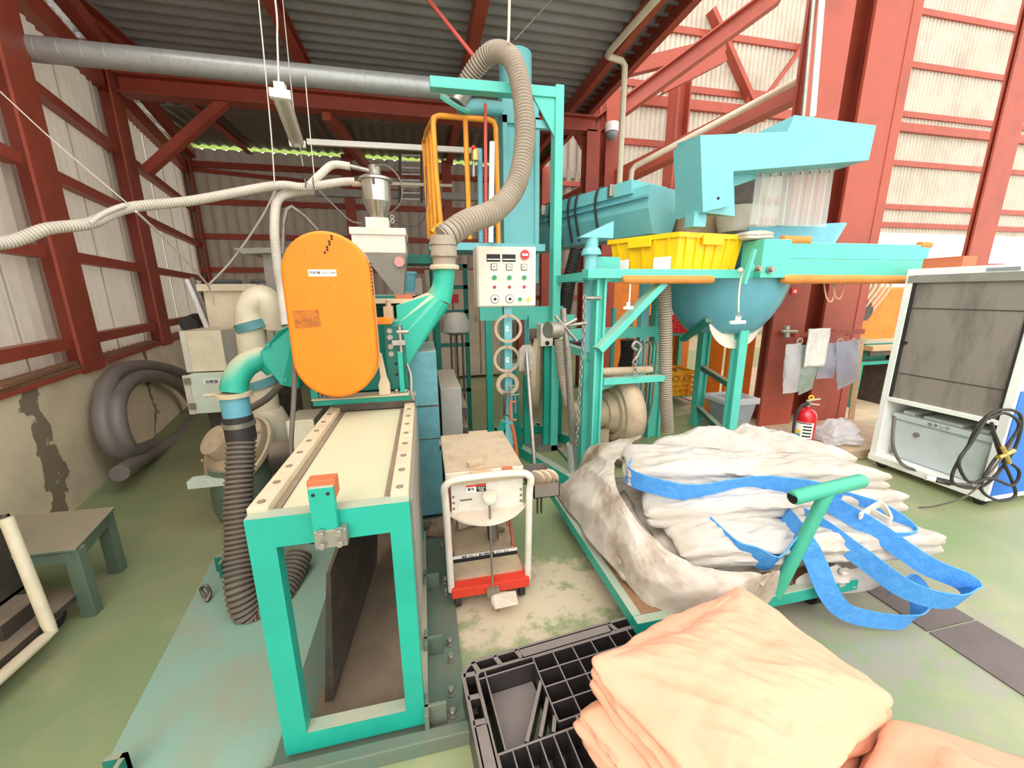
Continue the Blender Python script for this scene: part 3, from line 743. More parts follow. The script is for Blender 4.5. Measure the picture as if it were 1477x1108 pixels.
# cables at the machine
one(MB().tube(spline([P(421, 425, 2.1), P(425, 500, 2.05), P(424, 570, 2.05), P(420, 640, 2.0), P(424, 660, 2.0)], 10), .012, 10), 'power_cable', 'cable_grey', 'grey cable hanging straight down at the left of the orange cover', 'cable')
one(MB().tube(spline([P(360, 590, 2.4), P(385, 575, 2.45), P(405, 555, 2.5), P(420, 540, 2.5)], 10), .02, 10), 'flexible_conduit', 'hose_dark', 'dark flexible conduit slanting up behind the dusty teal elbow', 'conduit')
# blue cabinet behind the table on the right
cb = thing('blue_cabinet', (-.02, 2.6, 0), 'narrow scratched blue steel cabinet right behind the slide table', 'cabinet')
MB().bx(-.11, .06, 2.42, 2.95, .06, 1.16).build('cabinet_body', 'old_blue', cb, bevel=.004)
MB().bx(-.112, .062, 2.415, 2.42, .60, .605).build('panel_seam', 'dark_steel', cb)
MB().bx(-.112, .062, 2.414, 2.42, .815, .825).build('panel_seam', 'dark_steel', cb)
MB().bx(-.11, .06, 2.45, 2.9, 0, .06).build('cabinet_plinth', 'dark_steel', cb)
# teal plate on the floor with lifting brackets
fp = thing('floor_steel_plate', (-.85, 1.6, 0), 'pale teal steel plate lying on the floor left of the machine', 'plate')
pts = [(-1.06, 1.0, 0), (-.56, .96, 0), (-.56, 2.42, 0), (-1.28, 2.36, 0)]
MB().prism(pts, (0, 0, .012)).build('plate', 'floor_plate', fp)
for q in ((-1.17, 2.2), (-1.02, 1.18)):
    b = MB().bx(q[0]-.03, q[0]+.03, q[1]-.008, q[1]+.008, .0, .1); b.bx(q[0]+.015, q[0]+.03, q[1]-.07, q[1]+.008, 0, .1); b.build('lifting_lug', 'teal_dark', fp)
one(MB().tube(spline([G(296, 862, .02), G(290, 850, .06), G(297, 845, .08), G(303, 856, .04), G(298, 868, .02)], 8), .009, 8), 'rusty_hook', 'dark_steel', 'small rusty hook lying by the lug of the teal floor plate', 'hook')

# ================================================================== left side
# coiled grey hose leaning on the plinth
cc = []
def coilpt(px, py, off): 
    r = ray(px, py); p0 = W(0, off); t = (p0-EYEP).dot(WN)/r.dot(WN); return EYEP+r*t
loop = [(296, 600), (262, 632), (215, 660), (172, 682)]
outer = [(172, 683), (215, 655), (268, 622), (300, 585), (290, 555), (250, 535), (205, 528), (165, 540), (148, 580), (152, 625), (175, 655), (215, 655), (258, 628), (282, 595), (268, 565), (235, 545), (198, 545), (172, 570), (170, 612), (190, 650), (225, 640)]
offs = [.24, .2, .18, .14, .1, .09, .08, .09, .1, .12, .16, .2, .2, .17, .15, .14, .15, .17, .19, .2, .16]
one(MB().tube(spline([coilpt(a, c, o) for (a, c), o in zip(outer, offs)], 9), .062, 16), 'coiled_hose', 'hose_grey', 'thick smooth grey hose coiled against the concrete plinth', 'hose')
# stool
st = thing('work_stool', (-1.9, 2.15, 0), 'low grey green steel stool with dusty top on the floor at left', 'stool')
zt = .36
a, c, d, e = G(107, 806, zt), G(148, 748, zt), G(8, 762, zt), G(-60, 830, zt)
a = V((-1.62, 1.98, zt)); c = V((-1.72, 2.38, zt)); d = c+V((-.5, .02, 0)); e = a+V((-.52, .0, 0))
MB().prism([a, c, d, e], (0, 0, .016)).build('seat', 'stool_green', st, bevel=.004)
def inset(p, q, t): return p.lerp(q, t)
for q, ddx, ddy in ((a, -.035, .035), (c, -.035, -.035), (d, .035, -.035), (e, .035, .035)):
    b = MB(); p = q+V((ddx, ddy, 0)); b.bar(p, V((p.x-.0, p.y, 0)), .06, .05); b.build('leg', 'stool_green', st, bevel=.003)
MB().bar(a+V((-.03, .015, -.03)), e+V((.03, .015, -.03)), .012, .05).build('apron', 'stool_green', st)
MB().bar(a+V((-.015, .03, -.03)), c+V((-.015, -.03, -.03)), .012, .05).build('apron', 'stool_green', st)
# dark box on the floor and beige pipe frame
b = MB()
b.bx(-2.16, -1.86, 1.72, 1.73, .2, .56); b.bx(-2.16, -1.86, 2.02, 2.03, .2, .56); b.bx(-1.87, -1.86, 1.72, 2.03, .2, .56); b.bx(-2.16, -2.15, 1.72, 2.03, .2, .56); b.bx(-2.16, -1.86, 1.72, 2.03, .2, .215)
one(b, 'dark_bin', 'dark_steel', 'dark brown open metal box on the trolley beside the stool', 'box')
tv = thing('pipe_trolley', (-1.75, 1.8, 0), 'trolley with bent beige pipe rail and dark deck at the left', 'trolley')
q0, q1, q2 = V((-1.72, 1.86, .62)), V((-1.64, 1.80, .10)), V((-1.66, 1.30, .09))
MB().tube([q0, q0.lerp(q1, .3), q0.lerp(q1, .92), q1, q1.lerp(q2, .08), q2.lerp(q1, .3), q2], .022, 12).build('pipe_rail', 'cream', tv)
MB().bx(-2.14, -1.68, 1.25, 2.05, .1, .13).build('deck', 'dark_steel', tv)
MB().bx(-2.1, -1.75, 1.75, 1.95, .13, .2).build('bearer', 'dark_steel', tv)
for x, y in ((-1.76, 1.4), (-1.76, 1.95), (-2.05, 1.4), (-2.05, 1.95)):
    MB().cyl((x-.02, y, .05), (x+.02, y, .05), .05, n=18).build('wheel', 'black_rubber', tv); MB().bx(x-.03, x+.03, y-.02, y+.02, .05, .1).build('fork', 'bare_steel', tv)
# white electrical cabinets by the blower
ca = thing('switch_cabinet', (-1.6, 3.5, 0), 'cream switch cabinet with hinged pale green lower door beside the coiled hose', 'cabinet')
MB().bx(-1.80, -1.56, 3.5, 3.85, .92, 1.24).build('upper_box', 'cream', ca, bevel=.004)
MB().bx(-1.84, -1.80, 3.5, 3.84, .92, 1.24).build('upper_edge', 'white_paint', ca)
MB().bx(-1.56, -1.42, 3.52, 3.85, .96, 1.24).build('side_box', 'grey_paint', ca)
MB().bx(-1.80, -1.50, 3.42, 3.8, .60, .91).build('lower_box', 'cream_green', ca, bevel=.003)
MB().bx(-1.83, -1.79, 3.41, 3.42, .60, .91).build('door_edge', 'white_paint', ca)
MB().bx(-1.70, -1.58, 3.415, 3.42, .83, .87).build('door_label', 'paper', ca)
text(ca, '自動盤', (-1.64, 3.412, .85), .03)
for z in (.64, .84): MB().bx(-1.82, -1.78, 3.40, 3.415, z, z+.05).build('hinge', 'bare_steel', ca)
MB().bx(-1.75, -1.5, 3.5, 3.8, 0, .6).build('stand', 'dark_steel', ca)
# filter case behind
fc = thing('filter_case', (-1.5, 4.1, 0), 'cream plastic filter case with ribs standing behind the switch cabinet', 'case')
MB().bx(-1.82, -1.25, 3.9, 4.35, .9, 1.56).build('case_body', 'cream', fc, bevel=.012)
MB().bx(-1.85, -1.22, 3.87, 4.38, 1.54, 1.60).build('case_lid', 'cream', fc, bevel=.008)
for x in (-1.55, -1.45, -1.35): MB().bx(x, x+.035, 3.87, 3.9, 1.05, 1.42).build('rib', 'cream', fc)
for z in (1.0, 1.1, 1.2): MB().bx(-1.82, -1.6, 3.885, 3.9, z, z+.02).build('groove_bar', 'dusty_beige', fc)
MB().bx(-1.78, -1.28, 3.95, 4.3, 0, .9).build('case_stand', 'dark_steel', fc)
b = MB().grid(lambda u, v: V((-1.38+.62*u+.12*v*(1-u), 3.84-.05*math.sin(PI*u), 1.60-.02*u-.55*v*u*u-.03*v))+V((0, -.02*noise.noise(V((u*6, v*5, 0))), .02*noise.noise(V((u*4, v*4, 2))))), 24, 16)
one(b, 'plastic_cover_sheet', 'grey_plastic', 'grey plastic sheet draped over the right end of the filter case', 'sheet', solid=.004)
# beige ducting with grey joint bands
dk = thing('dust_duct', (-1.2, 3.2, 0), 'dusty beige bent duct with grey joint bands behind the teal elbow', 'duct')
MB().tube(spline([P(395, 470, 3.25), P(392, 448, 3.22), P(378, 430, 3.2), P(362, 445, 3.2), P(362, 475, 3.2), P(368, 520, 3.2), P(378, 560, 3.2), P(385, 600, 3.2)], 8), .095, 22).build('bent_tube', 'cream', dk)
for (a, c) in ((364, 470), (375, 553)):
    q = P(a, c, 3.2); MB().cyl(q+V((-.008, 0, .03)), q+V((.008, 0, -.03)), .112).build('joint_band', 'old_blue', dk)
b = MB().lathe([(.1, 0), (.13, -.08), (.17, -.2), (.17, -.32), (.12, -.36)], P(386, 590, 3.2)); b.build('cone', 'cream', dk)
MB().bx(-1.28, -1.08, 3.08, 3.3, 0, .32).build('duct_stand', 'dark_steel', dk)
# vacuum blower
vb = thing('vacuum_blower', (-1.4, 2.9, 0), 'dusty round flanged blower on green base behind the ribbed suction hose', 'blower')
q = V((-1.32, 2.85, .50))
MB().lathe([(.05, -.12), (.2, -.10), (.235, -.06), (.235, 0), (.2, .03), (.12, .05), (.1, .14), (.04, .15)], q, V((-.45, -.6, .65)), 32).build('scroll', 'dusty_beige', vb)
for i in range(10):
    a = 2*PI*i/10; ax_ = V((-.45, -.6, .65)).normalized(); fx_, fy_ = frame_of(ax_); bolt(vb, q+fx_*(.225*math.cos(a))+fy_*(.225*math.sin(a))+ax_*.012, ax_, r=.01, h=.012, mt='dusty_beige')
MB().lathe([(.24, -.07), (.265, -.07), (.265, -.045), (.24, -.045), (.24, -.07)], q, V((-.45, -.6, .65)), 32).build('rim', 'dust_top', vb)
MB().bx(-1.52, -1.30, 2.66, 2.74, .31, .36).build('lug', 'cream_green', vb)
MB().lathe([(.17, 0), (.2, .1), (.19, .4)], (-1.28, 2.85, 0), n=28).build('green_base', 'stool_green', vb)
mo = MB().cyl((-1.02, 2.72, .45), (-.86, 2.72, .45), .11, n=26).build('motor', 'dark_steel', vb)
MB().bx(-1.02, -.88, 2.62, 2.82, 0, .36).build('motor_base', 'dark_steel', vb)
jb = thing('junction_box', (-.85, 2.4, .0), 'cream junction box beside the left guide rail', 'box')
MB().bx(-.78, -.64, 2.3, 2.52, .55, .82).build('box_body', 'cream', jb, bevel=.004); MB().bx(-.785, -.78, 2.31, 2.51, .56, .81).build('box_door', 'white_paint', jb)
MB().bx(-.76, -.66, 2.34, 2.5, 0, .55).build('box_stand', 'dark_steel', jb)
# poles and lamp tube stored in the corner
for i, (a0, a1, mt_, lb) in enumerate((((270, 405), (300, 475), 'white_clean', 'white round pole leaning behind the switch cabinet'), ((277, 402), (311, 478), 'bare_steel', 'bare metal pole leaning beside the white pole'))):
    one(MB().cyl(P(a1[0], a1[1], 4.0), P(a0[0], a0[1], 4.3), .022, n=12), 'leaning_pole', mt_, lb, 'pole')
one(MB().cyl(P(272, 468, 4.2), P(283, 462, 4.6), .07, n=20), 'dark_pipe_end', 'black_rubber', 'black pipe end lying on the ledge near the leaning poles', 'pipe')
# grey hopper trough left of the orange cover
gh = thing('grey_hopper', (-.95, 3.6, 0), 'grey sheet metal hopper trough with wide rim left of the orange cover', 'hopper')
t0 = P(338, 358, 3.3); 
b = MB().prism([P(336, 358, 3.3), P(470, 356, 3.3), P(470, 362, 3.3), P(350, 366, 3.3)], (0, .5, 0)); b.build('rim', 'grey_paint', gh)
b = MB().loft([[P(378, 366, 3.35), P(470, 364, 3.35), P(470, 364, 3.35)+V((0, .4, 0)), P(378, 366, 3.35)+V((0, .4, 0))], [P(386, 430, 3.35), P(470, 430, 3.35), P(470, 430, 3.35)+V((0, .4, 0)), P(386, 430, 3.35)+V((0, .4, 0))]][::-1]); b.build('trough', 'grey_paint', gh)
MB().bx(-.95, -.6, 3.4, 3.75, 0, 1.45).build('stand', 'dark_steel', gh)

one(MB().tube([P(407, 366, 3.25), P(409, 318, 3.25), P(413, 302, 3.25), P(420, 298, 3.25), P(440, 312, 3.3), P(458, 332, 3.35)], .016, 10), 'bent_steel_pipe', 'bare_steel', 'bent bare steel pipe rising from the grey hopper behind the white hose', 'pipe')
one(slab([(-.08, 2.36), (.06, 2.36), (.06, 2.2), (-.06, 2.2)], .0, .07, 2, .02, 31, N=60, side=6, top=8, dome=.02, lay=.015, wr=12), 'dusty_rag', 'dark_dust', 'dusty brown rag on the floor by the blue cabinet', 'rag')

# ================================================================== feeder, hoses, tower
ld = thing('vacuum_loader', P(545, 330, 3.2), 'stainless vacuum loader with cone bottom above the white feeder box', 'loader')
q = P(544, 292, 3.2); sc_ = .0046
b = MB().lathe([(.02, -.17), (.045, -.155), (.1, -.02), (.1, .12), (.0, .121)], q+V((0, 0, .02)), n=32); b.build('drum', 'stainless', ld, sharp=18)
b = MB().lathe([(.105, 0), (.118, .004), (.118, .018), (.1, .03), (.05, .04)], q+V((0, 0, .135)), n=32); b.build('lid', 'stainless', ld, sharp=25)
MB().cyl(q+V((0, 0, .165)), q+V((0, 0, .24)), .04).build('top_cap', 'bare_steel', ld)
MB().cyl(q+V((-.06, 0, .12)), q+V((-.16, 0, .115)), .018).build('side_spout', 'dusty_beige', ld)
MB().bx(q.x-.012, q.x+.004, q.y-.115, q.y-.1, q.z+.1, q.z+.16).build('latch', 'dark_steel', ld)
MB().bx(q.x-.085, q.x+.075, 3.13, 3.27, 1.955, 2.04).build('valve_box', 'white_paint', ld, bevel=.004)
for z in (2.02, 2.05): MB().ring((q.x+.1, 3.15, z), .012, .005, (0, 1, 0), 14, 6).build('air_fitting', 'bare_steel', ld)
fd = thing('pellet_feeder', (-.28, 3.2, 0), 'white feeder box with grey funnel and pink sticker above the machine', 'feeder')
MB().bx(-.46, -.1, 3.05, 3.42, 1.79, 1.955).build('feed_box', 'white_paint', fd, bevel=.004)
MB().bx(-.47, -.09, 3.04, 3.43, 1.91, 1.958).build('box_lid', 'white_paint', fd, bevel=.004)
b = MB().loft([[(-.2, 3.12, 1.5), (-.14, 3.12, 1.5), (-.14, 3.32, 1.5), (-.2, 3.32, 1.5)][::1], [(-.40, 3.05, 1.79), (-.1, 3.05, 1.79), (-.1, 3.42, 1.79), (-.40, 3.42, 1.79)]]); b.build('funnel', 'grey_paint', fd)
MB().cyl((-.15, 3.04, 1.73), (-.15, 3.05, 1.73), .035, n=24).build('round_sticker', 'pink_disc', fd)
b = MB().bx(-.35, -.05, 3.0, 3.4, 1.49, 1.50); b.build('feed_plate', 'bare_steel', fd)
b = MB().bx(-.35, -.30, 3.05, 3.1, 0, 1.49); b.build('leg', 'teal_dark', fd); b = MB().bx(-.1, -.05, 3.3, 3.35, 0, 1.49); b.build('leg', 'teal_dark', fd)
MB().bx(-.33, -.2, 3.05, 3.2, 1.38, 1.49).build('vibrator', 'white_paint', fd, bevel=.01)
# small blue valve beside it
bv = thing('blue_bucket', (.0, 3.6, 0), 'small blue bucket on a stand right of the grey funnel', 'bucket')
MB().lathe([(.07, 0), (.09, .14), (.1, .14), (.1, .16), (.08, .16)], P(585, 412, 3.5)+V((0, 0, -.05)), n=24).build('bucket_shell', 'steel_blue', bv)
MB().bx(-.2, .05, 3.42, 3.7, 1.38, 1.42).build('stand_top', 'teal_dark', bv); MB().bx(-.02, .03, 3.45, 3.5, 0, 1.38).build('stand_leg', 'teal_dark', bv)
# green handrail frame behind (right of feeder)
hf = thing('green_rack', (.2, 4.2, 0), 'dark green steel rack frame behind the outlet hood', 'rack')
for x in (.08, .42): MB().bx(x, x+.045, 4.2, 4.245, 0, 1.8).build('post', 'teal_dark', hf)
for z in (.45, .95, 1.3, 1.55, 1.76): MB().bx(.08, .465, 4.2, 4.245, z, z+.04).build('crossbar', 'teal_dark', hf)
MB().bx(-.15, .1, 3.9, 4.25, 1.78, 1.86).build('top_beam', 'teal_dark', hf)
# white hoses
wh = thing('conveying_hose', P(250, 320, 3.0), 'long white flexible hose running from the left edge to the loader', 'hose')
main = [V((-1.7, .9, 1.78)), V((-1.82, 1.5, 1.76)), P(-30, 352, 2.2), P(70, 330, 2.4), P(130, 322, 2.55), P(185, 300, 2.7), P(280, 289, 2.9), P(395, 268, 3.1), P(440, 270, 3.15), P(490, 263, 3.2), P(512, 262, 3.2)]
MB().hose(main, .028, .014, .06, 14).build('main_run', 'hose_white', wh, mt2='hose_beige')
MB().hose([P(446, 268, 3.15), P(462, 252, 3.18), P(480, 238, 3.2), P(505, 240, 3.2)], .026, .014, .06, 14).build('upper_branch', 'hose_white', wh)
MB().tube(spline([P(505, 240, 3.2), P(530, 246, 3.2), P(538, 249, 3.2)], 6), .016, 10).build('steel_nipple', 'bare_steel', wh)
MB().tube(spline([P(130, 322, 2.53), P(150, 308, 2.58), P(180, 296, 2.66)], 6), .012, 8).build('wrap_band', 'cable_white', wh)
for px, py in ((441, 266), (452, 264)): MB().ring(P(px, py, 3.15), .034, .004, (1, .2, 0), 18, 6).build('tie', 'cable_grey', wh)
one(MB().hose([P(450, 275, 3.3), P(420, 278, 3.2), P(400, 290, 3.15), P(396, 330, 3.1), P(400, 380, 3.1), P(406, 420, 3.1), P(412, 470, 3.0)], .03, .014, .06, 14), 'drop_hose', 'hose_white', 'white ribbed hose bending down in front of the grey hopper', 'hose')
# wires hanging from the roof
def wire(name, pts, r, mt_, label, cat='wire', n=10):
    return one(MB().tube(spline(pts, n), r, 6), name, mt_, label, cat)
wire('support_wire', [P(373, 0, 3.2), P(390, 180, 3.12), P(396, 264, 3.08)], .004, 'cable_white', 'thin wire holding up the white conveying hose left of the lamp')
wire('support_wire', [P(440, 110, 3.3), P(448, 200, 3.2), P(454, 262, 3.15)], .003, 'cable_white', 'thin wire holding up the hose fork below the lamp')
wire('guy_wire', [P(0, 132, 2.6), P(85, 210, 2.62), P(187, 296, 2.66)], .003, 'cable_white', 'thin diagonal wire crossing the left wall to the hose')
wire('slack_cord', [P(196, 305, 2.68), P(245, 352, 3.0), P(300, 412, 3.4), P(308, 440, 3.45)], .007, 'cable_white', 'white slack cord from the hose down to the cream case')
wire('slack_cord', [P(397, 275, 3.1), P(375, 318, 3.2), P(335, 375, 3.35), P(300, 412, 3.4)], .007, 'cable_white', 'white slack cord slanting from the drop hose to the cream case')
wire('air_tube', [P(460, 275, 3.15), P(480, 295, 3.15), P(505, 318, 3.15), P(522, 322, 3.15)], .006, 'cable_grey', 'grey air tube from the hose fork to the valve box')
wire('air_tube', [P(540, 239, 3.15), P(560, 240, 3.1), P(578, 262, 3.05), P(578, 292, 3.05), P(560, 310, 3.1)], .005, 'cable_grey', 'grey air tube looping beside the stainless loader')
wire('air_tube', [P(570, 320, 3.1), P(590, 326, 3.1), P(606, 322, 3.1), P(615, 300, 3.1), P(614, 240, 3.2)], .004, 'black_rubber', 'black thin tube looping from the loader to the yellow rails')
# steel beam & lockers seen at back left of the cage
ladder = thing('wall_ladder', P(585, 280, 6.5), 'dark steel ladder hanging on the back wall left of the yellow rails', 'ladder')
for x in (577, 608): MB().bar(P(x, 222, 6.5), P(x, 292, 6.5), .04).build('stile', 'dark_steel', ladder)
for i in range(8): MB().bar(P(575, 224+i*9, 6.5), P(610, 225+i*9, 6.5), .022).build('rung', 'bare_steel', ladder)
one(MB().bar(P(455, 278, 6.8), P(695, 285, 6.8), .09, .1), 'wall_rail', 'grey_paint', 'grey horizontal steel rail crossing behind the loader', 'rail')
one(MB().bar(P(563, 265, 5.0), P(652, 268, 5.0), .03, .03), 'conduit_pipe', 'conduit', 'short thin white pipe right of the stainless loader', 'pipe')
# fluorescent fittings
lf = thing('fluorescent_lamp', P(415, 165, 3.4), 'long fluorescent lamp fitting hanging on cords under the roof', 'lamp')
l0, l1 = P(404, 134, 3.1), P(429, 206, 3.9); dv = (l1-l0).normalized(); sx_ = V((1, 0, 0))
upv = sx_.cross(dv).normalized(); 
if upv.z < 0: upv = -upv
b = MB(); w_ = .055
b.prism([l0-sx_*w_-upv*.01, l0-sx_*.02+upv*.03, l0+sx_*.02+upv*.03, l0+sx_*w_-upv*.01], l1-l0); b.build('reflector', 'lamp_white', lf)
for s in (-.032, .032): MB().cyl(l0+sx_*s-upv*.022, l1+sx_*s-upv*.022, .014, n=14).build('tube', 'lamp_white', lf)
MB().bar(l0-dv*.02-upv*.01, l0+dv*.02-upv*.01, .12, .05).build('end_cap', 'white_clean', lf); MB().bar(l1-dv*.02-upv*.01, l1+dv*.01-upv*.01, .12, .05).build('end_cap', 'white_clean', lf)
MB().bx(l0.x-.03, l0.x+.03, l0.y-.01, l0.y+.05, l0.z+.0, l0.z+.06).build('connector', 'white_clean', lf)
MB().tube(spline([l0+V((0, 0, .06)), P(400, 60, 3.3), P(397, 0, 3.4), V((-.9, 3.5, 4.15))], 8), .006, 6).build('hanging_cord', 'cable_white', lf)
MB().tube(spline([l1+V((0, 0, .0)), l1+V((.0, .02, .5)), V((l1.x, l1.y+.1, 4.15))], 8), .004, 6).build('hanging_cord', 'cable_white', lf)
MB().cyl(P(432, 207, 3.8), P(437, 240, 3.8), .003, n=6).build('pull_cord', 'cable_white', lf)
one(MB().bar(P(443, 205, 4.6), P(690, 218, 4.6), .04, .05), 'lamp_rail', 'lamp_white', 'slim white horizontal lamp rail in front of the back wall', 'rail')
# spiral duct
sd_ = thing('spiral_duct', P(300, 100, 4.2), 'round galvanised spiral duct crossing under the roof', 'duct')
d0, d1 = P(40, 70, 4.15), P(655, 130, 4.25)
MB().cyl(d0, d1, .084, n=32).build('tube', 'galv', sd_)
for i in range(22):
    t = (i+.5)/22; c_ = d0.lerp(d1, t); MB().ring(c_, .084, .003, (d1-d0)+V((0, .35, 0)), 28, 5).build('spiral_seam', 'galv', sd_)
# tower ---------------------------------------------------------------
tw = thing('dust_tower', (.95, 4.0, 0), 'tall pale blue sheet metal tower behind the arching hose', 'tower')
MB().bx(.78, 1.12, 3.85, 4.25, 1.6, 3.25).build('casing', 'sky_blue', tw, bevel=.006)
MB().bx(.80, 1.10, 3.84, 3.85, 1.75, 2.95).build('door_panel', 'sky_blue', tw)
for a, c, e, f in ((.78, .82, 1.6, 3.05), (1.08, 1.12, 1.6, 3.05)): MB().bx(a, c, 3.82, 3.85, e, f).build('door_frame', 'sky_blue', tw)
MB().bx(.78, 1.12, 3.82, 3.85, 2.98, 3.04).build('door_frame', 'sky_blue', tw)
MB().bx(.97, 1.05, 3.825, 3.84, 2.75, 2.9).build('notice', 'paper', tw)
MB().cyl((.95, 4.05, 3.25), (.95, 4.05, 3.62), .15, n=28).build('stack', 'sky_blue', tw)
MB().lathe([(.15, 0), (.2, .0), (.2, .03), (.15, .03)], (.95, 4.05, 3.3), n=28).build('stack_flange', 'sky_blue', tw)
MB().bx(.80, .86, 3.9, 3.96, 0, 1.6).build('leg', 'sky_blue', tw); MB().bx(1.06, 1.12, 4.15, 4.21, 0, 1.6).build('leg', 'sky_blue', tw)
# inlet pipe with flange
pi0 = P(660, 150, 3.72)
MB().lathe([(.09, -.012), (.13, -.012), (.13, .012), (.09, .012)], pi0+V((-.02, 0, .0)), V((.35, -.5, .8)), 24).build('inlet_flange', 'mint', tw)
for i in range(6):
    pass
MB().tube([pi0, P(672, 125, 3.72), P(682, 105, 3.68)], .075, 20).build('inlet_pipe', 'bare_steel', tw)
MB().tube([pi0+V((.02, .02, -.02)), P(690, 154, 3.8), P(722, 158, 3.9)], .06, 18).build('side_pipe', 'sky_blue', tw)
# green portal frame
pf = thing('portal_frame', (.7, 3.5, 0), 'bright mint green portal frame carrying the arching hose', 'frame')
MB().bar(P(620, 121, 3.45), P(806, 137, 3.45), .09, .075).build('top_beam', 'mint', pf, bevel=.004)
MB().bx(1.13, 1.2, 3.4, 3.52, 0.0, 3.12).build('post', 'mint', pf, bevel=.004)
MB().prism([(1.13, 3.42, 2.75), (1.13, 3.42, 3.05), (.93, 3.42, 3.05)], (0, .02, 0)).build('gusset', 'mint', pf)
MB().bx(.98, 1.13, 3.46, 3.5, 2.82, 2.88).build('strut', 'sky_blue', pf)
for p0, p1 in (((737, 0), (735, 62)), ((741, 0), (737, 62))):
    pass
wire('hose_sling', [P(735, -10, 3.3), P(734, 40, 3.3), P(733, 62, 3.3)], .01, 'rope', 'pale rope sling holding the top of the exhaust hose', 'rope')
wire('stay_wire', [P(800, -5, 3.6), P(742, 58, 3.4)], .005, 'cable_grey', 'grey stay wire running to the top of the hose')
one(MB().cyl(P(612, -8, 3.9), P(684, 82, 3.7), .016, n=10), 'red_stay_rod', 'pink_rod', 'red rod slanting down from the roof to the hose', 'rod')
one(MB().cyl(P(700, 150, 3.6), P(701, 352, 3.6), .014, n=10), 'red_pipe', 'pink_rod', 'thin upright red pipe right of the orange guard rails', 'pipe')
one(MB().cyl(P(710, 205, 3.5), P(708, 350, 3.5), .022, n=12), 'white_pipe', 'white_clean', 'upright white pipe beside the thin red pipe', 'pipe')
one(MB().cyl(P(692, 215, 3.6), P(694, 350, 3.6), .022, n=12), 'blue_pipe', 'steel_blue', 'upright blue grey pipe between the orange rails', 'pipe')
rg = thing('air_regulator', P(686, 225, 3.5), 'small brass air regulator hanging between the orange rails', 'regulator')
MB().cyl(P(685, 216, 3.5), P(685, 232, 3.5), .03, n=14).build('bowl', 'brass', rg); MB().cyl(P(683, 232, 3.5), P(683, 255, 3.5), .012, n=10).build('drain', 'bare_steel', rg); MB().ball(P(683, 213, 3.48), .018, 8).build('dial', 'button_red', rg)
# orange guard rail cage
cg = thing('guard_rail', (.35, 3.7, 1.1), 'orange and yellow tubular guard rail cage of the tower platform', 'railing')
A0, A1, A2 = P(625, 168, 3.7), P(713, 176, 3.7), P(720, 352, 3.7)
MB().tube([P(637, 335, 3.7), P(629, 250, 3.7), P(625, 178, 3.7), P(627, 169, 3.7), P(634, 167, 3.7), P(660, 169, 3.7), P(705, 173, 3.7), P(712, 176, 3.7), P(715, 184, 3.7), P(717, 260, 3.7), P(719, 352, 3.7)], .022, 12).build('hoop', 'orange_tube', cg)
MB().cyl(P(671, 171, 3.7), P(678, 345, 3.7), .022, n=12).build('middle_rail', 'orange_tube', cg)
MB().tube([P(625, 170, 3.7), P(615, 190, 4.1), P(611, 205, 4.4)], .018, 10).build('side_rail', 'orange_tube', cg)
for i in range(3): MB().cyl(P(611+i*5, 204-i*9, 4.4-i*.2), P(619+i*5, 345, 4.4-i*.2), .02, n=10).build('side_bar', 'orange_tube', cg)
MB().tube([P(636, 322, 3.6), P(622, 335, 3.55)], .018, 10).build('gate_hinge', 'orange_tube', cg)
MB().bar(P(628, 250, 4.6), P(636, 480, 4.6), .05).build('pale_post', 'pale_wood', cg)
MB().bx(.08, 1.1, 3.55, 4.0, 1.87, 1.93).build('platform', 'sky_blue', cg)
MB().bx(.1, .15, 3.9, 3.95, 0, 1.87).build('platform_leg', 'teal_dark', cg)
# control panel -------------------------------------------------------
cp = thing('control_panel', (.6, 3.0, 0), 'cream control panel with push buttons, dials and red stop disc', 'control panel')
YP = 2.9; xa, xb, za, zb = .39, .825, 1.405, 1.83
MB().bx(xa, xb, YP, YP+.2, za, zb).build('box', 'panel_cream', cp, bevel=.006)
MB().bx(xa+.008, xb-.002, YP-.014, YP, za+.006, zb-.004).build('door', 'panel_cream', cp, bevel=.004)
yf = YP-.014
def fx(u): return xa+(xb-xa)*u
def fz(v): return zb-(zb-za)*v
for u in (.16, .42):
    mt_ = MB().bx(fx(u), fx(u)+.098, yf-.003, yf, fz(.25), fz(.13)).build('meter', 'ink', cp)
    MB().bx(fx(u)+.004, fx(u)+.094, yf-.0045, yf-.003, fz(.22), fz(.205)).build('meter_scale', 'paper', mt_)
em = MB().cyl((fx(.80), yf, fz(.135)), (fx(.80), yf-.02, fz(.135)), .033, n=28).build('stop_button', 'button_red', cp)
MB().bx(fx(.80)-.022, fx(.80)+.022, yf-.0215, yf-.02, fz(.135)-.007, fz(.135)+.007).build('stop_bar', 'paper', em)
for i, u in enumerate((.28, .535, .79)):
    l_ = MB().bx(fx(u)-.022, fx(u)+.022, yf-.01, yf, fz(.335)-.022, fz(.335)+.022).build('lamp_frame', 'cable_grey', cp)
    MB().bx(fx(u)-.017, fx(u)+.017, yf-.012, yf-.01, fz(.335)-.017, fz(.335)+.017).build('lamp_lens', 'paper', l_)
    text(cp, '運転', (fx(u), yf-.0125, fz(.335)), .012)
    MB().bx(fx(u)-.02, fx(u)+.02, yf-.002, yf, fz(.52)-.025, fz(.47)+.025).build('button_plate', 'paper', cp)
    MB().cyl((fx(u), yf, fz(.51)), (fx(u), yf-.016, fz(.51)), .017, n=20).build('green_button', 'button_green', cp)
    MB().bx(fx(u)-.02, fx(u)+.02, yf-.002, yf, fz(.68)-.02, fz(.64)+.02).build('button_plate', 'paper', cp)
    MB().cyl((fx(u), yf, fz(.665)), (fx(u), yf-.012, fz(.665)), .0125, n=20).build('red_button', 'button_red' if i == 2 else 'red_steel', cp)
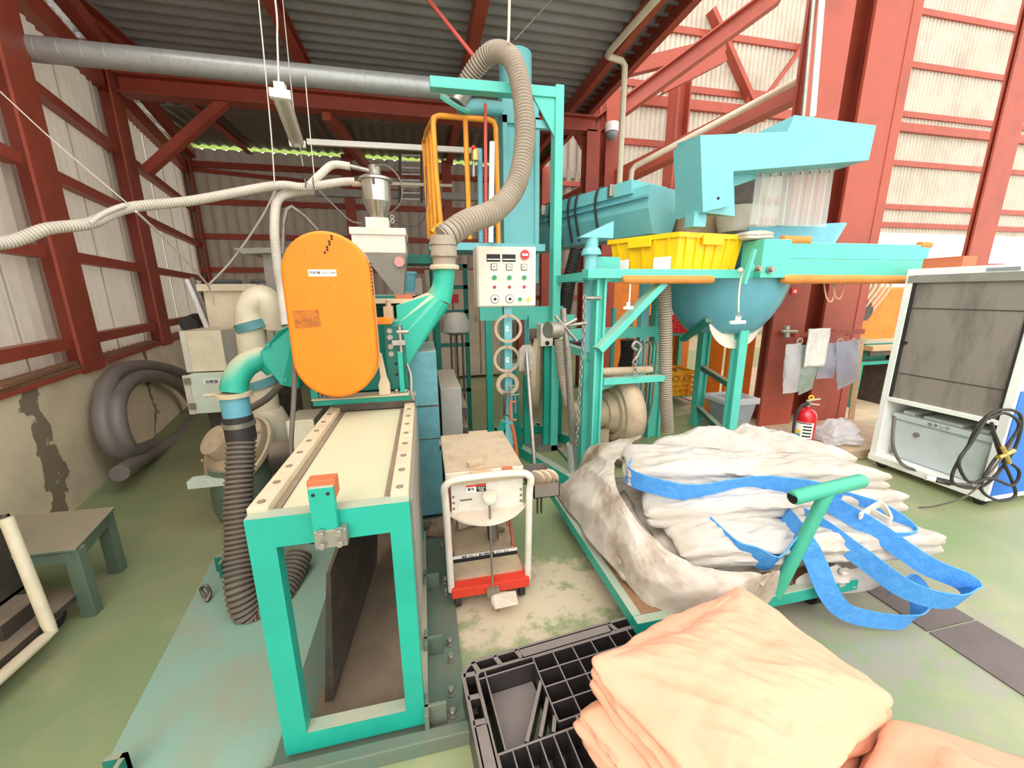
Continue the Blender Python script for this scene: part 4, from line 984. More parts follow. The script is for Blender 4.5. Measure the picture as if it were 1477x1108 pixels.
for u in (.285, .54):
    k_ = MB().cyl((fx(u), yf, fz(.865)), (fx(u), yf-.004, fz(.865)), .031, n=28).build('dial_ring', 'ink', cp)
    MB().cyl((fx(u), yf-.003, fz(.865)), (fx(u), yf-.006, fz(.865)), .027, n=28).build('dial_face', 'paper', k_)
    MB().cyl((fx(u), yf-.005, fz(.865)), (fx(u), yf-.022, fz(.865)), .010, n=16).build('dial_knob', 'ink', k_)
for u, mt_, nm in ((.715, 'button_green', 'green_button'), (.86, 'button_yellow', 'yellow_button')):
    MB().bx(fx(u)-.018, fx(u)+.018, yf-.002, yf, fz(.91), fz(.80)).build('button_plate', 'paper', cp)
    MB().cyl((fx(u), yf, fz(.87)), (fx(u), yf-.014, fz(.87)), .0145, n=20).build(nm, mt_, cp)
MB().bx(fx(.46), fx(.6), YP+.03, YP+.1, .0, za).build('post', 'sky_blue', cp, bevel=.003)
MB().bx(fx(.2), fx(.9), YP-.1, YP+.25, 0, .02).build('foot_plate', 'teal_dark', cp)
MB().bar((fx(.45), YP+.06, .5), (fx(.15), YP+.12, .02), .05).build('stay', 'teal', cp); MB().bar((fx(.62), YP+.06, .95), (fx(1.0), YP+.5, .02), .05).build('stay', 'teal', cp)
for z in (1.22, .98): MB().bx(fx(.485), fx(.535), YP+.026, YP+.03, z, z+.04).build('number_label', 'paper', cp)
text(cp, '10', (fx(.51), YP+.0255, 1.24), .02); text(cp, '9', (fx(.51), YP+.0255, 1.0), .02)
for i, (px, py, R_, r_) in enumerate(((733, 474, 19, .013), (731, 518, 18.5, .013), (732, 554, 15, .019))):
    c_ = P(px, py, YP-.01); Rm = R_*.0052
    rr = MB(); rr.lathe([(Rm-r_, -.008), (Rm+r_*.6, -.008), (Rm+r_*.6, .008), (Rm-r_, .008), (Rm-r_, -.008)], c_, (0, 1, 0), 36)
    o = one(rr, 'steel_ring', 'dusty_beige', ['largest steel ring hanging highest on the panel post', 'middle steel ring hanging on the panel post', 'small thick steel ring hanging lowest on the panel post'][i], 'ring', 'rings on the panel post')
    bolt(cp, (c_.x+.004, YP-.005, c_.z+Rm), (0, -1, 0), .006, .03)
# clamps hanging under the rings
for i, (px, py, h_) in enumerate(((729, 598, .17), (737, 605, .14))):
    t = thing('screw_clamp', P(px, py, YP-.06), ['dark steel screw clamp hanging left under the rings', 'coppery screw clamp hanging right under the rings'][i], 'clamp', 'clamps on the panel post')
    c_ = P(px, py, YP-.06); mt_ = ('dark_steel', 'terracotta')[i]
    MB().tube([c_+V((.04, 0, h_)), c_+V((0, 0, h_)), c_+V((-.005, 0, .0)), c_+V((.04, 0, -.01))], .012, 8).build('body', mt_, t)
    MB().cyl(c_+V((.035, 0, h_+.06)), c_+V((.035, 0, .05)), .008, n=10).build('screw', 'bare_steel', t); MB().cyl(c_+V((.0, 0, h_+.055)), c_+V((.07, 0, h_+.055)), .006, n=8).build('tommy_bar', 'bare_steel', t)
one(MB().hose([P(738, 612, YP-.05), P(742, 630, YP-.08), P(745, 655, YP-.1), P(748, 672, YP-.1)], .018, .016, .3, 10), 'coil_spring', 'terracotta', 'rusty coil spring hanging below the clamps', 'spring')
# paddle tool leaning
pt_ = thing('steel_paddle', P(768, 690, 2.5), 'long pale steel rod with perforated plate leaning by the panel', 'tool')
MB().cyl(P(772, 690, 2.45), P(759, 500, 2.8), .014, n=10).build('rod', 'bare_steel', pt_)
c_ = P(760, 516, 2.78); MB().prism([c_+V((-.06, 0, -.1)), c_+V((.055, 0, -.1)), c_+V((.055, 0, .06)), c_+V((.03, 0, .095)), c_+V((-.03, 0, .095)), c_+V((-.06, 0, .06))], (0, .008, 0)).build('plate', 'bare_steel', pt_)

# ================================================================== right hand filling station
fs = thing('filling_station', (2.2, 2.9, 0), 'mint green steel filling station frame with long padded beam', 'frame')
def leg(x, y, z1, w=.075, nm='leg', mt_='mint'):
    b = MB(); t = .014
    b.bx(x-w/2, x+w/2, y-w/2, y-w/2+t, 0, z1); b.bx(x-w/2, x-w/2+t, y-w/2, y+w/2, 0, z1); return b.build(nm, mt_, fs)
hbeam(fs, 'leg', (1.27, 2.75, 0), (1.27, 2.75, 1.6), .09, .075, .016, up=(1, 0, 0), mt='mint')
hbeam(fs, 'leg', (2.66, 2.88, 0), (2.66, 2.88, 1.6), .08, .09, .02, up=(0, 1, 0), mt='mint')
hbeam(fs, 'leg', (2.3, 3.55, 0), (2.3, 3.55, 1.6), .1, .14, .02, up=(1, 0, 0), mt='mint')
hbeam(fs, 'leg', (3.0, 3.75, 0), (3.0, 3.75, 1.6), .09, .1, .02, up=(1, 0, 0), mt='mint')
MB().bx(1.14, 2.62, 2.66, 2.78, 1.6, 1.665).build('front_beam', 'mint', fs, bevel=.003)
MB().bx(2.6, 4.25, 2.6, 2.8, 1.60, 1.74).build('lower_beam', 'mint', fs, bevel=.004)
MB().bx(2.6, 4.22, 2.64, 2.78, 1.745, 1.87).build('upper_beam', 'mint', fs, bevel=.004)
MB().bx(2.5, 2.75, 2.59, 2.8, 1.6, 1.88).build('clamp_plate', 'mint', fs, bevel=.004)
MB().bar((1.2, 2.72, 1.62), (1.2, 3.6, 1.62), .08, .06).build('side_beam', 'mint', fs)
MB().bx(1.2, 3.0, 3.55, 3.62, 1.6, 1.66).build('rear_beam', 'mint', fs)
MB().bar((2.3, 3.55, 1.12), (1.27, 3.5, 1.12), .1, .1).build('mid_beam', 'mint', fs)
MB().bar((1.27, 2.75, 1.02), (1.27, 3.5, 1.02), .06, .06).build('mid_beam', 'mint', fs)
MB().bar(P(862, 505, 2.68), P(955, 408, 2.72), .1, .05).build('diagonal_brace', 'mint', fs, bevel=.003)
MB().bar((2.3, 3.5, .78), (1.3, 2.78, .78), .07, .05).build('cross_beam', 'mint', fs)
MB().bar(P(868, 550, 2.74), P(955, 545, 2.9), .06, .05).build('cross_beam', 'mint', fs)
MB().bar(P(868, 536, 3.3), P(945, 532, 3.4), .06, .05).build('cross_beam', 'mint', fs)
for z in (.68, .22): MB().bar((3.0, 3.75, z), (2.66, 2.92, z), .05, .05).build('side_rung', 'teal_dark', fs)
MB().bar((3.0, 3.75, 1.2), (2.66, 2.92, 1.2), .05, .05).build('side_rung', 'teal_dark', fs)
MB().bar(P(985, 490, 3.2), P(1022, 462, 2.9), .06, .04).build('hopper_stay', 'teal_dark', fs)
for q, ax in ((P(1092, 388, 2.58), (0, -1, 0)), (P(1110, 389, 2.58), (0, -1, 0))): bolt(fs, q, ax, .02, .04)
MB().cyl(P(1082, 385, 2.59), P(1082, 385, 2.5), .03, n=20).build('pivot_boss', 'mint', fs)
MB().bar(P(1073, 410, 2.5), P(1088, 360, 2.5), .03, .02).build('lever', 'mint', fs)
# foam padding
def pad(p0, p1, w, h, nm='foam_pad'):
    b = MB(); b.tube([V(p0)+(V(p1)-V(p0))*t for t in (0, .02, .1, .3, .5, .7, .9, .98, 1)], [w*.7, w, w*1.04, w*.98, w*1.03, w*.97, w*1.02, w, w*.7], 14)
    return b.build(nm, 'pad_orange', fs)
pad((1.40, 2.655, 1.59), (2.15, 2.66, 1.59), .03, .03); pad((2.72, 2.6, 1.59), (4.16, 2.6, 1.585), .035, .03)
pad((2.72, 2.66, 1.885), (2.98, 2.66, 1.885), .032, .03); pad((4.12, 2.66, 1.87), (4.24, 2.66, 1.87), .028, .03)
# rope with clip
rc = thing('rope_clip', P(1065, 430, 2.56), 'white rope with bulldog clip hanging from the green beam', 'clip')
MB().tube(spline([P(1070, 395, 2.57), P(1066, 420, 2.56), P(1065, 450, 2.56)], 8), .007, 8).build('rope', 'rope', rc)
MB().ball(P(1068, 390, 2.56), .02, 8).build('knot', 'rope', rc)
q = P(1064, 465, 2.555); MB().bx(q.x-.065, q.x+.065, q.y-.012, q.y+.012, q.z-.012, q.z+.012).build('jaw', 'paper', rc, bevel=.003); MB().bx(q.x-.018, q.x+.018, q.y-.008, q.y+.008, q.z+.012, q.z+.05).build('spring_plate', 'paper', rc)
MB().ring(q+V((0, -.01, .055)), .014, .004, (0, 1, 0), 14, 6).build('eye', 'bare_steel', rc)
rc = thing('rope_clip', P(908, 440, 2.68), 'white rope with small clip hanging at the diagonal brace', 'clip')
MB().tube(spline([P(909, 410, 2.64), P(908, 430, 2.62), P(907, 438, 2.62)], 6), .006, 8).build('rope', 'rope', rc)
q = P(906, 444, 2.61); MB().bx(q.x-.035, q.x+.035, q.y-.01, q.y+.01, q.z-.01, q.z+.01).build('jaw', 'paper', rc); MB().bx(q.x-.012, q.x+.012, q.y-.006, q.y+.006, q.z, q.z+.04).build('spring_plate', 'paper', rc)
# blue half bowl hopper with grey discharge flap
hb = thing('bowl_hopper', (2.55, 3.05, 1.2), 'steel blue bowl shaped hopper under the padded beam', 'hopper')
prof = [(.5, 0), (.485, -.09), (.45, -.2), (.395, -.31), (.33, -.4), (.28, -.45), (0.001, -.455)]
b = MB(); b.lathe(prof, (2.66, 3.14, 1.60), n=36, axis=(0, 0, 1)); b.build('bowl', 'steel_blue', hb)
MB().lathe([(.48, 0), (.495, 0), (.495, .02), (.48, .02), (.48, 0)], (2.66, 3.14, 1.58), n=36).build('bowl_rim', 'steel_blue', hb)
q = P(1061, 458, 2.93); b = MB(); b.lathe([(.27, 0), (.27, .006)], q, (0, -1, .1), 32); b.build('discharge_flap', 'white_paint', hb)
MB().cyl(P(1128, 478, 2.7), P(1150, 478, 2.7), .012, n=8).build('flap_latch', 'bare_steel', hb); MB().cyl(P(1135, 470, 2.72), P(1135, 486, 2.72), .02, n=10).build('latch_nut', 'bare_steel', hb)
# blue catch tray behind the beam
ct = thing('catch_tray', (3.0, 2.9, 1.6), 'steel blue sloped catch tray below the plastic strip curtain', 'tray')
b = MB().prism([P(1080, 328, 2.86), P(1218, 321, 2.86), P(1196, 356, 2.82), P(1085, 358, 2.82)], (0, .012, 0)); b.build('front_sheet', 'steel_blue', ct)
b = MB().prism([P(1080, 328, 2.86), P(1218, 321, 2.86), P(1218, 321, 2.86)+V((-.2, .45, -.02)), P(1080, 328, 2.86)+V((0, .45, 0))], (0, 0, -.012)); 
b = MB().prism([P(1218, 321, 2.86), P(1222, 322, 2.86), P(1201, 357, 2.82), P(1196, 356, 2.82)], (0, .2, 0)); b.build('side_lip', 'sky_blue', ct)
MB().bx(2.66, 2.72, 2.86, 3.2, 1.6, 1.95).build('tray_stand', 'steel_blue', ct); MB().bx(3.2, 3.24, 2.83, 2.9, 1.66, 1.9).build('tray_stand', 'steel_blue', ct)
# yellow crate
yc = thing('yellow_crate', (2.05, 2.95, 1.67), 'bright yellow plastic crate resting on the green frame', 'crate')
u0 = V((1.56, 3.22, 0)); u1 = V((1.86, 2.7, 0)); u2 = V((2.5, 2.78, 0)); u3 = u0+u2-u1
zb_, zt_ = 1.668, 1.925
cen = (u0+u1+u2+u3)/4
def sh(p, s, z): return cen+(p-cen)*s+V((0, 0, z))
ring_b = [sh(p, .90, zb_) for p in (u0, u1, u2, u3)]; ring_t = [sh(p, .985, zt_) for p in (u0, u1, u2, u3)]
ring_ti = [sh(p, .955, zt_) for p in (u0, u1, u2, u3)]; ring_bi = [sh(p, .87, zb_+.012) for p in (u0, u1, u2, u3)]
MB().loft([ring_b, ring_t, ring_ti, ring_bi], True).build('shell', 'yellow', yc, bevel=.006)
rim = [[sh(p, s, z) for p in (u0, u1, u2, u3)] for s, z in ((.99, zt_-.03), (1.03, zt_-.03), (1.03, zt_+.005), (.96, zt_+.005), (.96, zt_-.03))]
MB().loft(rim, False).build('rim', 'yellow', yc)
for a, c, n_ in ((u0, u1, 5), (u1, u2, 6)):
    out = V(((c-a).y, -(c-a).x, 0)).normalized()
    if out.dot(a-cen) < 0: out = -out
    for i in range(n_):
        t = (i+.7)/(n_+.4); p0 = sh(a.lerp(c, t), .905, zb_+.01)+out*.004; p1 = sh(a.lerp(c, t), .985, zt_-.03)+out*.004
        MB().bar(p0, p1, .012, .014, up=out).build('rib', 'yellow', yc)
    h = a.lerp(c, .48); d_ = (c-a).normalized()
    p = sh(h, 1.0, zt_-.045)+out*.01
    MB().bar(p-d_*.1, p+d_*.1, .025, .07, up=V((0, 0, 1))).build('handle_grip', 'yellow', yc, bevel=.006)
for t, w_ in ((.2, .05), (.8, .07)):
    out = V(((u1-u0).y, -(u1-u0).x, 0)).normalized()
    if out.dot(u0-cen) < 0: out = -out
    p = sh(u0.lerp(u1, t), .925, zb_+.05)+out*.012; d_ = (u1-u0).normalized()
    MB().bar(p-d_*w_, p+d_*w_, .004, .09).build('paper_label', 'paper', yc)
one(slab([(2.42, 2.85), (2.66, 2.8), (2.64, 2.64), (2.42, 2.66)], 1.885, 1.94, 2, .006, 21, N=60, side=6, top=8, lay=.01, dome=.01), 'folded_rag', 'white_bag', 'white striped rag folded on the beam right of the yellow crate', 'rag')
# pale blue hood
hd = thing('dust_hood', (2.6, 2.7, 2.0), 'pale blue sheet metal dust hood with raised arm over the filling station', 'hood')
Yh = 2.6
top_poly = [P(1010, 195, Yh), P(1136, 190, Yh), P(1146, 166, Yh), P(1264, 181, Yh), P(1253, 231, Yh), P(1058, 247, Yh), P(1056, 296, Yh), P(1014, 306, Yh)]
MB().prism(top_poly, (0, .3, 0)).build('front_body', 'sky_blue', hd)
e0, e1, e2, e3 = P(1010, 195, Yh), P(1014, 306, Yh), P(974, 306, Yh+.32), P(977, 207, Yh+.32)
MB().prism([e0, e1, e2, e3], (.35, .1, 0)).build('angled_side', 'sky_blue', hd)
MB().prism([P(1056, 250, Yh+.15), P(1090, 245, Yh+.15), P(1090, 258, Yh+.15), P(1056, 270, Yh+.15)], (0, .02, 0)).build('inner_stay', 'sky_blue', hd)
MB().bx(*(lambda q: (q.x, q.x+.1, q.y, q.y+.1, q.z-.1, q.z))(P(1002, 305, Yh+.05))).build('outlet_spout', 'sky_blue', hd)
bolt(hd, P(1036, 286, Yh), (0, -1, 0), .008, .006, 'ink')
for px in (1112, 1152): one(MB().cyl(P(px+46 if px == 1112 else px+20, 170 if px == 1112 else 168, 2.7), P(px+62 if px == 1112 else px+34, -10, 2.75), .014 if px == 1112 else .02, n=10), 'hanger_rod', 'bare_steel' if px == 1112 else 'white_clean', 'grey hanger rod holding the pale blue hood' if px == 1112 else 'white hanger tube at the raised end of the hood', 'rod')
# strip curtain
sc_t = thing('strip_curtain', (2.7, 2.72, 2.0), 'clear plastic strip curtain hanging from the pale blue hood', 'curtain')
c0_, c1_ = P(1090, 244, 2.74), P(1203, 238, 2.74); zlow = P(1150, 326, 2.74).z
for i in range(12):
    a = c0_.lerp(c1_, i/12); c = c0_.lerp(c1_, (i+1.25)/12); off = .006*(i % 2)
    MB().grid(lambda u, v, a=a, c=c, off=off: V((a.x+(c.x-a.x)*u+.004*math.sin(v*3+i), 2.735+off+.012*math.sin(PI*u), a.z+(zlow-a.z)*v)), 6, 8).build('strip', 'curtain', sc_t)
for i in range(8): bolt(sc_t, c0_.lerp(c1_, (i+.4)/8)+V((0, -.02, -.05)), (0, -1, 0), .009, .01)
MB().bar(c0_+V((0, .0, .0)), c1_+V((0, .0, .0)), .03, .03).build('curtain_rail', 'sky_blue', sc_t)
# beige machine body behind the hood
bh = thing('beige_housing', (2.5, 3.4, 0), 'beige machine housing with round drum behind the pale blue hood', 'housing')
MB().bx(2.32, 3.0, 3.25, 3.6, 1.9, 2.22).build('casing', 'dusty_beige', bh, bevel=.02)
MB().lathe([(.0, 0), (.14, 0), (.17, .1), (.17, .2)], P(1066, 300, 3.1)+V((0, 0, -.2)), n=24).build('drum', 'white_paint', bh)
MB().bx(2.5, 2.56, 3.4, 3.46, 1.6, 1.9).build('support', 'steel_blue', bh)
MB().prism([P(1060, 255, 3.3), P(1100, 250, 3.3), P(1100, 292, 3.3), P(1060, 300, 3.3)], (0, .05, 0)).build('dark_grille', 'dark_steel', bh)
# blue trough conveyor with cables
tc_ = thing('trough_conveyor', (1.7, 4.4, 0), 'long pale blue trough conveyor with lid latches and black cables', 'conveyor')
n0, n1 = V((2.1, 3.3, 0)), V((1.1, 5.9, 0)); dirc = (n1-n0).normalized(); sd2 = V((-dirc.y, dirc.x, 0))
wid = .42
def tq(t, s, z): p = n0.lerp(n1, t)+sd2*s; return V((p.x, p.y, z))
if sd2.x > 0: sd2 = -sd2
lft = .21
MB().loft([[tq(t, lft*.6, 2.0), tq(t, -lft*.6, 2.0), tq(t, -lft, 2.2), tq(t, -lft, 2.38), tq(t, lft, 2.38), tq(t, lft, 2.2)] for t in (0, 1)]).build('trough', 'sky_blue', tc_)
MB().loft([[tq(t, lft+.03, 2.34), tq(t, -lft-.03, 2.34), tq(t, -lft-.03, 2.45), tq(t, lft+.03, 2.45)] for t in (.06, 1)]).build('lid', 'sky_blue', tc_)
MB().loft([[tq(t, lft+.035, 2.28), tq(t, lft+.01, 2.28), tq(t, lft+.01, 2.3), tq(t, lft+.035, 2.3)] for t in (0, 1)]).build('edge_angle', 'steel_blue', tc_)
for t in (.14, .5, .56, .62, .86):
    q = tq(t, lft+.035, 2.4); MB().bx(q.x-.03, q.x+.03, q.y-.03, q.y+.03, q.z-.05, q.z+.05).build('latch', 'bare_steel', tc_, bevel=.006)
for t in (.2, .3, .34, .4, .45, .75, .8, .84):
    MB().tube(spline([tq(t, lft*.5, 2.47), tq(t, lft+.035, 2.45), tq(t+.01, lft+.04, 2.3), tq(t+.015, lft*.8, 2.02)], 6), .012, 8).build('cable', 'black_rubber', tc_)
for t, s in ((.08, -.1), (.95, 0)): q = tq(t, s, 0); MB().bx(q.x-.04, q.x+.04, q.y-.04, q.y+.04, 0, 2.0).build('support_leg', 'sky_blue', tc_)
q = P(740, 320, 4.2)
MB().lathe([(.1, -.2), (.1, .0), (.11, .0), (.11, .02), (.0, .021)], q, n=20).build('inlet_can', 'stainless', tc_)
# blue posts and pipe at the near left
bpst = thing('support_post', (1.28, 2.9, 0), 'pale blue round support post under the trough', 'post')
MB().cyl((1.27, 2.92, 1.0), (1.27, 2.92, 1.9), .05, n=18).build('tube', 'sky_blue', bpst); MB().lathe([(.05, 0), (.075, 0), (.075, .02), (.06, .05)], (1.27, 2.92, 1.78), n=18).build('collar', 'sky_blue', bpst)
MB().prism([(1.15, 2.87, 1.9), (1.42, 2.87, 1.9), (1.42, 2.87, 2.02)], (0, .1, 0)).build('saddle', 'sky_blue', bpst)
MB().bx(1.22, 1.32, 2.87, 2.97, 0, 1.0).build('base_tube', 'mint', bpst)
MB().bar((1.27, 2.92, 1.72), (1.52, 2.98, 1.72), .06, .1).build('arm', 'mint', bpst)
# hoses around the station
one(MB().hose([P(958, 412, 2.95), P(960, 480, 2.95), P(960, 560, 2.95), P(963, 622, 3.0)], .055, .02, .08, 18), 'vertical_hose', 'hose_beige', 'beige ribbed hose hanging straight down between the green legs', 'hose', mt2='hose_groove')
one(MB().hose([P(832, 360, 3.9), P(822, 400, 3.9), P(815, 440, 3.8), P(808, 470, 3.7)], .07, .024, .14, 18), 'black_hose', 'black_rubber', 'black ribbed hose leaving the bottom of the trough', 'hose')
one(MB().hose([P(905, 490, 3.9), P(905, 510, 3.9), P(898, 540, 3.9), P(888, 560, 3.9)], .08, .026, .14, 18), 'black_hose', 'black_rubber', 'black ribbed hose behind the green cross beam', 'hose')
one(MB().hose([P(806, 490, 3.3), P(810, 530, 3.3), P(815, 560, 3.25), P(820, 585, 3.2)], .045, .02, .12, 14), 'grey_hose', 'hose_beige', 'thin beige ribbed hose behind the steel pole', 'hose')
# steel pole with spoked handle
sp = thing('spoked_pole', (1.12, 2.75, 0), 'bare steel pole with spoked top and pipe handle standing by the green leg', 'pole')
MB().cyl((1.125, 2.75, 0), P(818, 500, 2.62), .026, n=14).build('shaft', 'bare_steel', sp); MB().cyl(P(823, 640, 2.72), P(826, 690, 2.75), .033, n=14).build('socket', 'galv', sp)
hc = P(815, 472, 2.6)
MB().cyl(P(818, 505, 2.62), P(812, 445, 2.6), .022, n=12).build('upper_shaft', 'bare_steel', sp)
for a, c in (((800, 455), (832, 492)), ((832, 460), (800, 478)), ((846, 466), (815, 470))): MB().cyl(P(a[0], a[1], 2.58), P(c[0], c[1], 2.6), .012, n=8).build('spoke', 'bare_steel', sp)
MB().lathe([(.048, 0), (.055, 0), (.055, .1), (.03, .12)], P(790, 476, 2.5), V((.7, .3, -.05)), 20).build('pipe_handle', 'bare_steel', sp)
MB().lathe([(.0, .0), (.047, 0)], P(791, 476, 2.52), V((-.7, -.3, .05)), 20).build('pipe_bore', 'ink', sp)
# chain
chn = thing('steel_chain', P(838, 520, 2.66), 'dusty steel chain hanging from the pipe hook beside the green leg', 'chain')
cpts = resample(spline([P(843, 430, 2.68), P(842, 480, 2.66), P(838, 540, 2.66), P(834, 600, 2.66), P(832, 640, 2.66)], 10), .034)
for i, p in enumerate(cpts):
    ax = (1, 0, 0) if i % 2 else (0, 1, 0)
    def mk(q):
        q.tube([V((.010*math.cos(2*PI*j/10), 0, .021*math.sin(2*PI*j/10))) for j in range(10)], .0045, 6, closed=True)
    o = rep('link', 'chainlink', mk, 'bare_steel', chn, p); o.rotation_euler = (0, 0, PI/2*(i % 2)+.2)
MB().cyl(P(842, 430, 2.7), P(866, 430, 2.7), .014, n=10).build('hook_bar', 'bare_steel', chn)
# hook and small chain, loose pipe on cross beam
hk = thing('lifting_hook', P(915, 520, 2.75), 'pale lifting hook with chain links hanging at the cross beam', 'hook')
MB().tube(spline([P(918, 505, 2.75), P(912, 500, 2.75), P(917, 493, 2.75), P(924, 500, 2.75), P(920, 512, 2.75), P(916, 518, 2.75)], 6), .012, 8).build('hook', 'bare_steel', hk)
for i in range(3): MB().ring(P(916, 522+i*8, 2.75), .02, .006, (i % 2, 1-i % 2, 0), 14, 6).build('link', 'bare_steel', hk)
one(MB().cyl(P(866, 536, 2.74), P(938, 533, 2.95), .03, n=16), 'loose_pipe', 'dusty_beige', 'short dusty pipe lying on the lower green cross beam', 'pipe')
for i in range(3):
    x = 927+i*9; one(MB().tube([P(x-4, 495, 3.3), P(x, 492, 3.3), P(x+3, 500, 3.3), P(x-4, 580, 3.3), P(x-12, 610, 3.3)], .012, 8), 'wire_rod', 'bare_steel', ['leftmost bent wire rod hanging behind the lifting hook', 'middle bent wire rod hanging behind the lifting hook', 'rightmost bent wire rod hanging behind the lifting hook'][i], 'rod', 'bent rods behind the hook')
# beige turbo fan on the floor
tf = thing('turbo_fan', (1.5, 3.15, 0), 'dusty beige turbo fan with round scroll and motor behind the green leg', 'fan')
q = P(886, 594, 3.05); ax_ = V((-1, -.08, 0)).normalized()
MB().lathe([(.04, -.16), (.2, -.15), (.30, -.12), (.34, -.06), (.345, .0), (.33, .04), (.3, .06), (.295, .05), (.25, .05), (.24, .065), (.2, .065), (.19, .05), (.15, .12), (.1, .13), (.0, .13)], q, ax_, 36).build('scroll', 'dusty_beige', tf)
MB().cyl(q+ax_*.06, q+ax_*.36, .125, n=26).build('motor', 'dusty_beige', tf)
MB().lathe([(.13, 0), (.1, .05), (.02, .06)], q+ax_*.36, ax_, 24).build('motor_cowl', 'dusty_beige', tf)
MB().bx(q.x-.34, q.x-.1, q.y-.12, q.y+.12, 0, q.z-.12).build('pedestal', 'dusty_beige', tf)
MB().tube([q+V((.05, -.05, -.25)), q+V((.02, -.1, -.36)), q+V((-.02, -.14, -.42))], .09, 18).build('outlet', 'dusty_beige', tf)
MB().bx(1.2, 1.8, 3.0, 3.4, 0, .03).build('fan_base', 'teal_dark', tf)
# large pulley disc behind the post
pd = thing('pulley_disc', P(770, 540, 3.6), 'large dusty beige pulley disc behind the control panel post', 'disc')
q = P(771, 540, 3.5); MB().lathe([(.0, 0), (.2, 0), (.31, .015), (.34, .0), (.34, .04), (.3, .06), (.0, .06)], q, V((.9, -.35, 0)), 36).build('disc', 'dusty_beige', pd)
MB().bx(q.x-.2, q.x+.25, q.y-.1, q.y+.15, 0.0, .06).build('disc_base', 'bare_steel', pd); MB().bx(q.x-.1, q.x-.04, q.y, q.y+.06, .06, q.z).build('bearing_stand', 'teal', pd)
# white boxes near the panel's right side
wb2 = thing('white_switch_box', P(785, 490, 3.5), 'small white switch box behind the pipe handle', 'box')
q = P(780, 500, 3.4); MB().bx(q.x, q.x+.22, 3.4, 3.55, q.z, q.z+.2).build('box', 'white_paint', wb2, bevel=.006); MB().cyl((q.x+.06, 3.4, q.z+.03), (q.x+.06, 3.39, q.z+.03), .02, n=14).build('gland', 'ink', wb2); MB().bx(q.x+.05, q.x+.1, 3.45, 3.5, 0, q.z).build('stand', 'teal', wb2)
gt = thing('green_base_frame', (1.0, 3.8, 0), 'teal low machine base frame lying on the floor behind the cart', 'frame')
MB().bar((.62, 4.0, .05), (1.1, 2.6, .05), .07, .09).build('beam', 'teal', gt); MB().bar((1.1, 4.1, .05), (1.7, 2.9, .05), .07, .09).build('beam', 'teal', gt); MB().bar((.66, 3.9, .05), (1.18, 3.95, .05), .07, .09).build('beam', 'teal', gt)
MB().bx(.95, 1.4, 3.55, 3.62, 1.18, 1.3).build('upper_rail', 'mint', gt); MB().bx(.5, 1.3, 3.6, 3.66, 1.26, 1.38).build('upper_rail', 'mint', gt)
for x in (.55, 1.25): MB().bx(x, x+.06, 3.6, 3.66, .09, 1.26).build('upright', 'teal', gt)

# ================================================================== red column with its things
rcol = thing('steel_column', (4.0, 3.45, 0), 'broad red double flange steel column behind the filling station', 'column')
YC0 = 3.3
MB().bx(3.411, 3.813, YC0, YC0+.03, 0, 6).build('flange', 'red_steel', rcol, bevel=.003)
MB().bx(3.590, 3.623, YC0+.03, YC0+.24, 0, 6).build('stem', 'red_steel', rcol)
MB().bx(3.568, 4.593, YC0+.24, YC0+.27, 0, 6).build('web', 'red_steel', rcol)
MB().bx(4.036, 4.459, YC0, YC0+.03, 0, 6).build('flange', 'red_steel', rcol, bevel=.003)
MB().bx(4.236, 4.270, YC0+.03, YC0+.24, 0, 6).build('stem', 'red_steel', rcol)
MB().bx(4.459, 4.604, YC0+.03, YC0+.06, 0, 6).build('edge_strip', 'red_steel', rcol)
MB().bx(4.443, 4.465, YC0-.006, YC0+.004, 0, 6).build('weld_bead', 'red_steel', rcol)
MB().bx(3.835, 4.014, YC0+.22, YC0+.24, .95, 1.12).build('cover_plate', 'red_steel', rcol)
MB().bx(3.568, 3.646, YC0-.012, YC0, 1.47, 1.53).build('red_call_box', 'button_red', rcol)
MB().bx(3.595, 3.623, YC0-.014, YC0-.012, 1.485, 1.51).build('call_button', 'paper', rcol)
pb = thing('concrete_pad', (3.5, 2.85, 0), 'beige concrete pad at the foot of the red column', 'pad')
MB().bx(3.02, 4.6, 2.55, 3.7, 0, .1).build('block', 'dusty_beige', pb, bevel=.01)
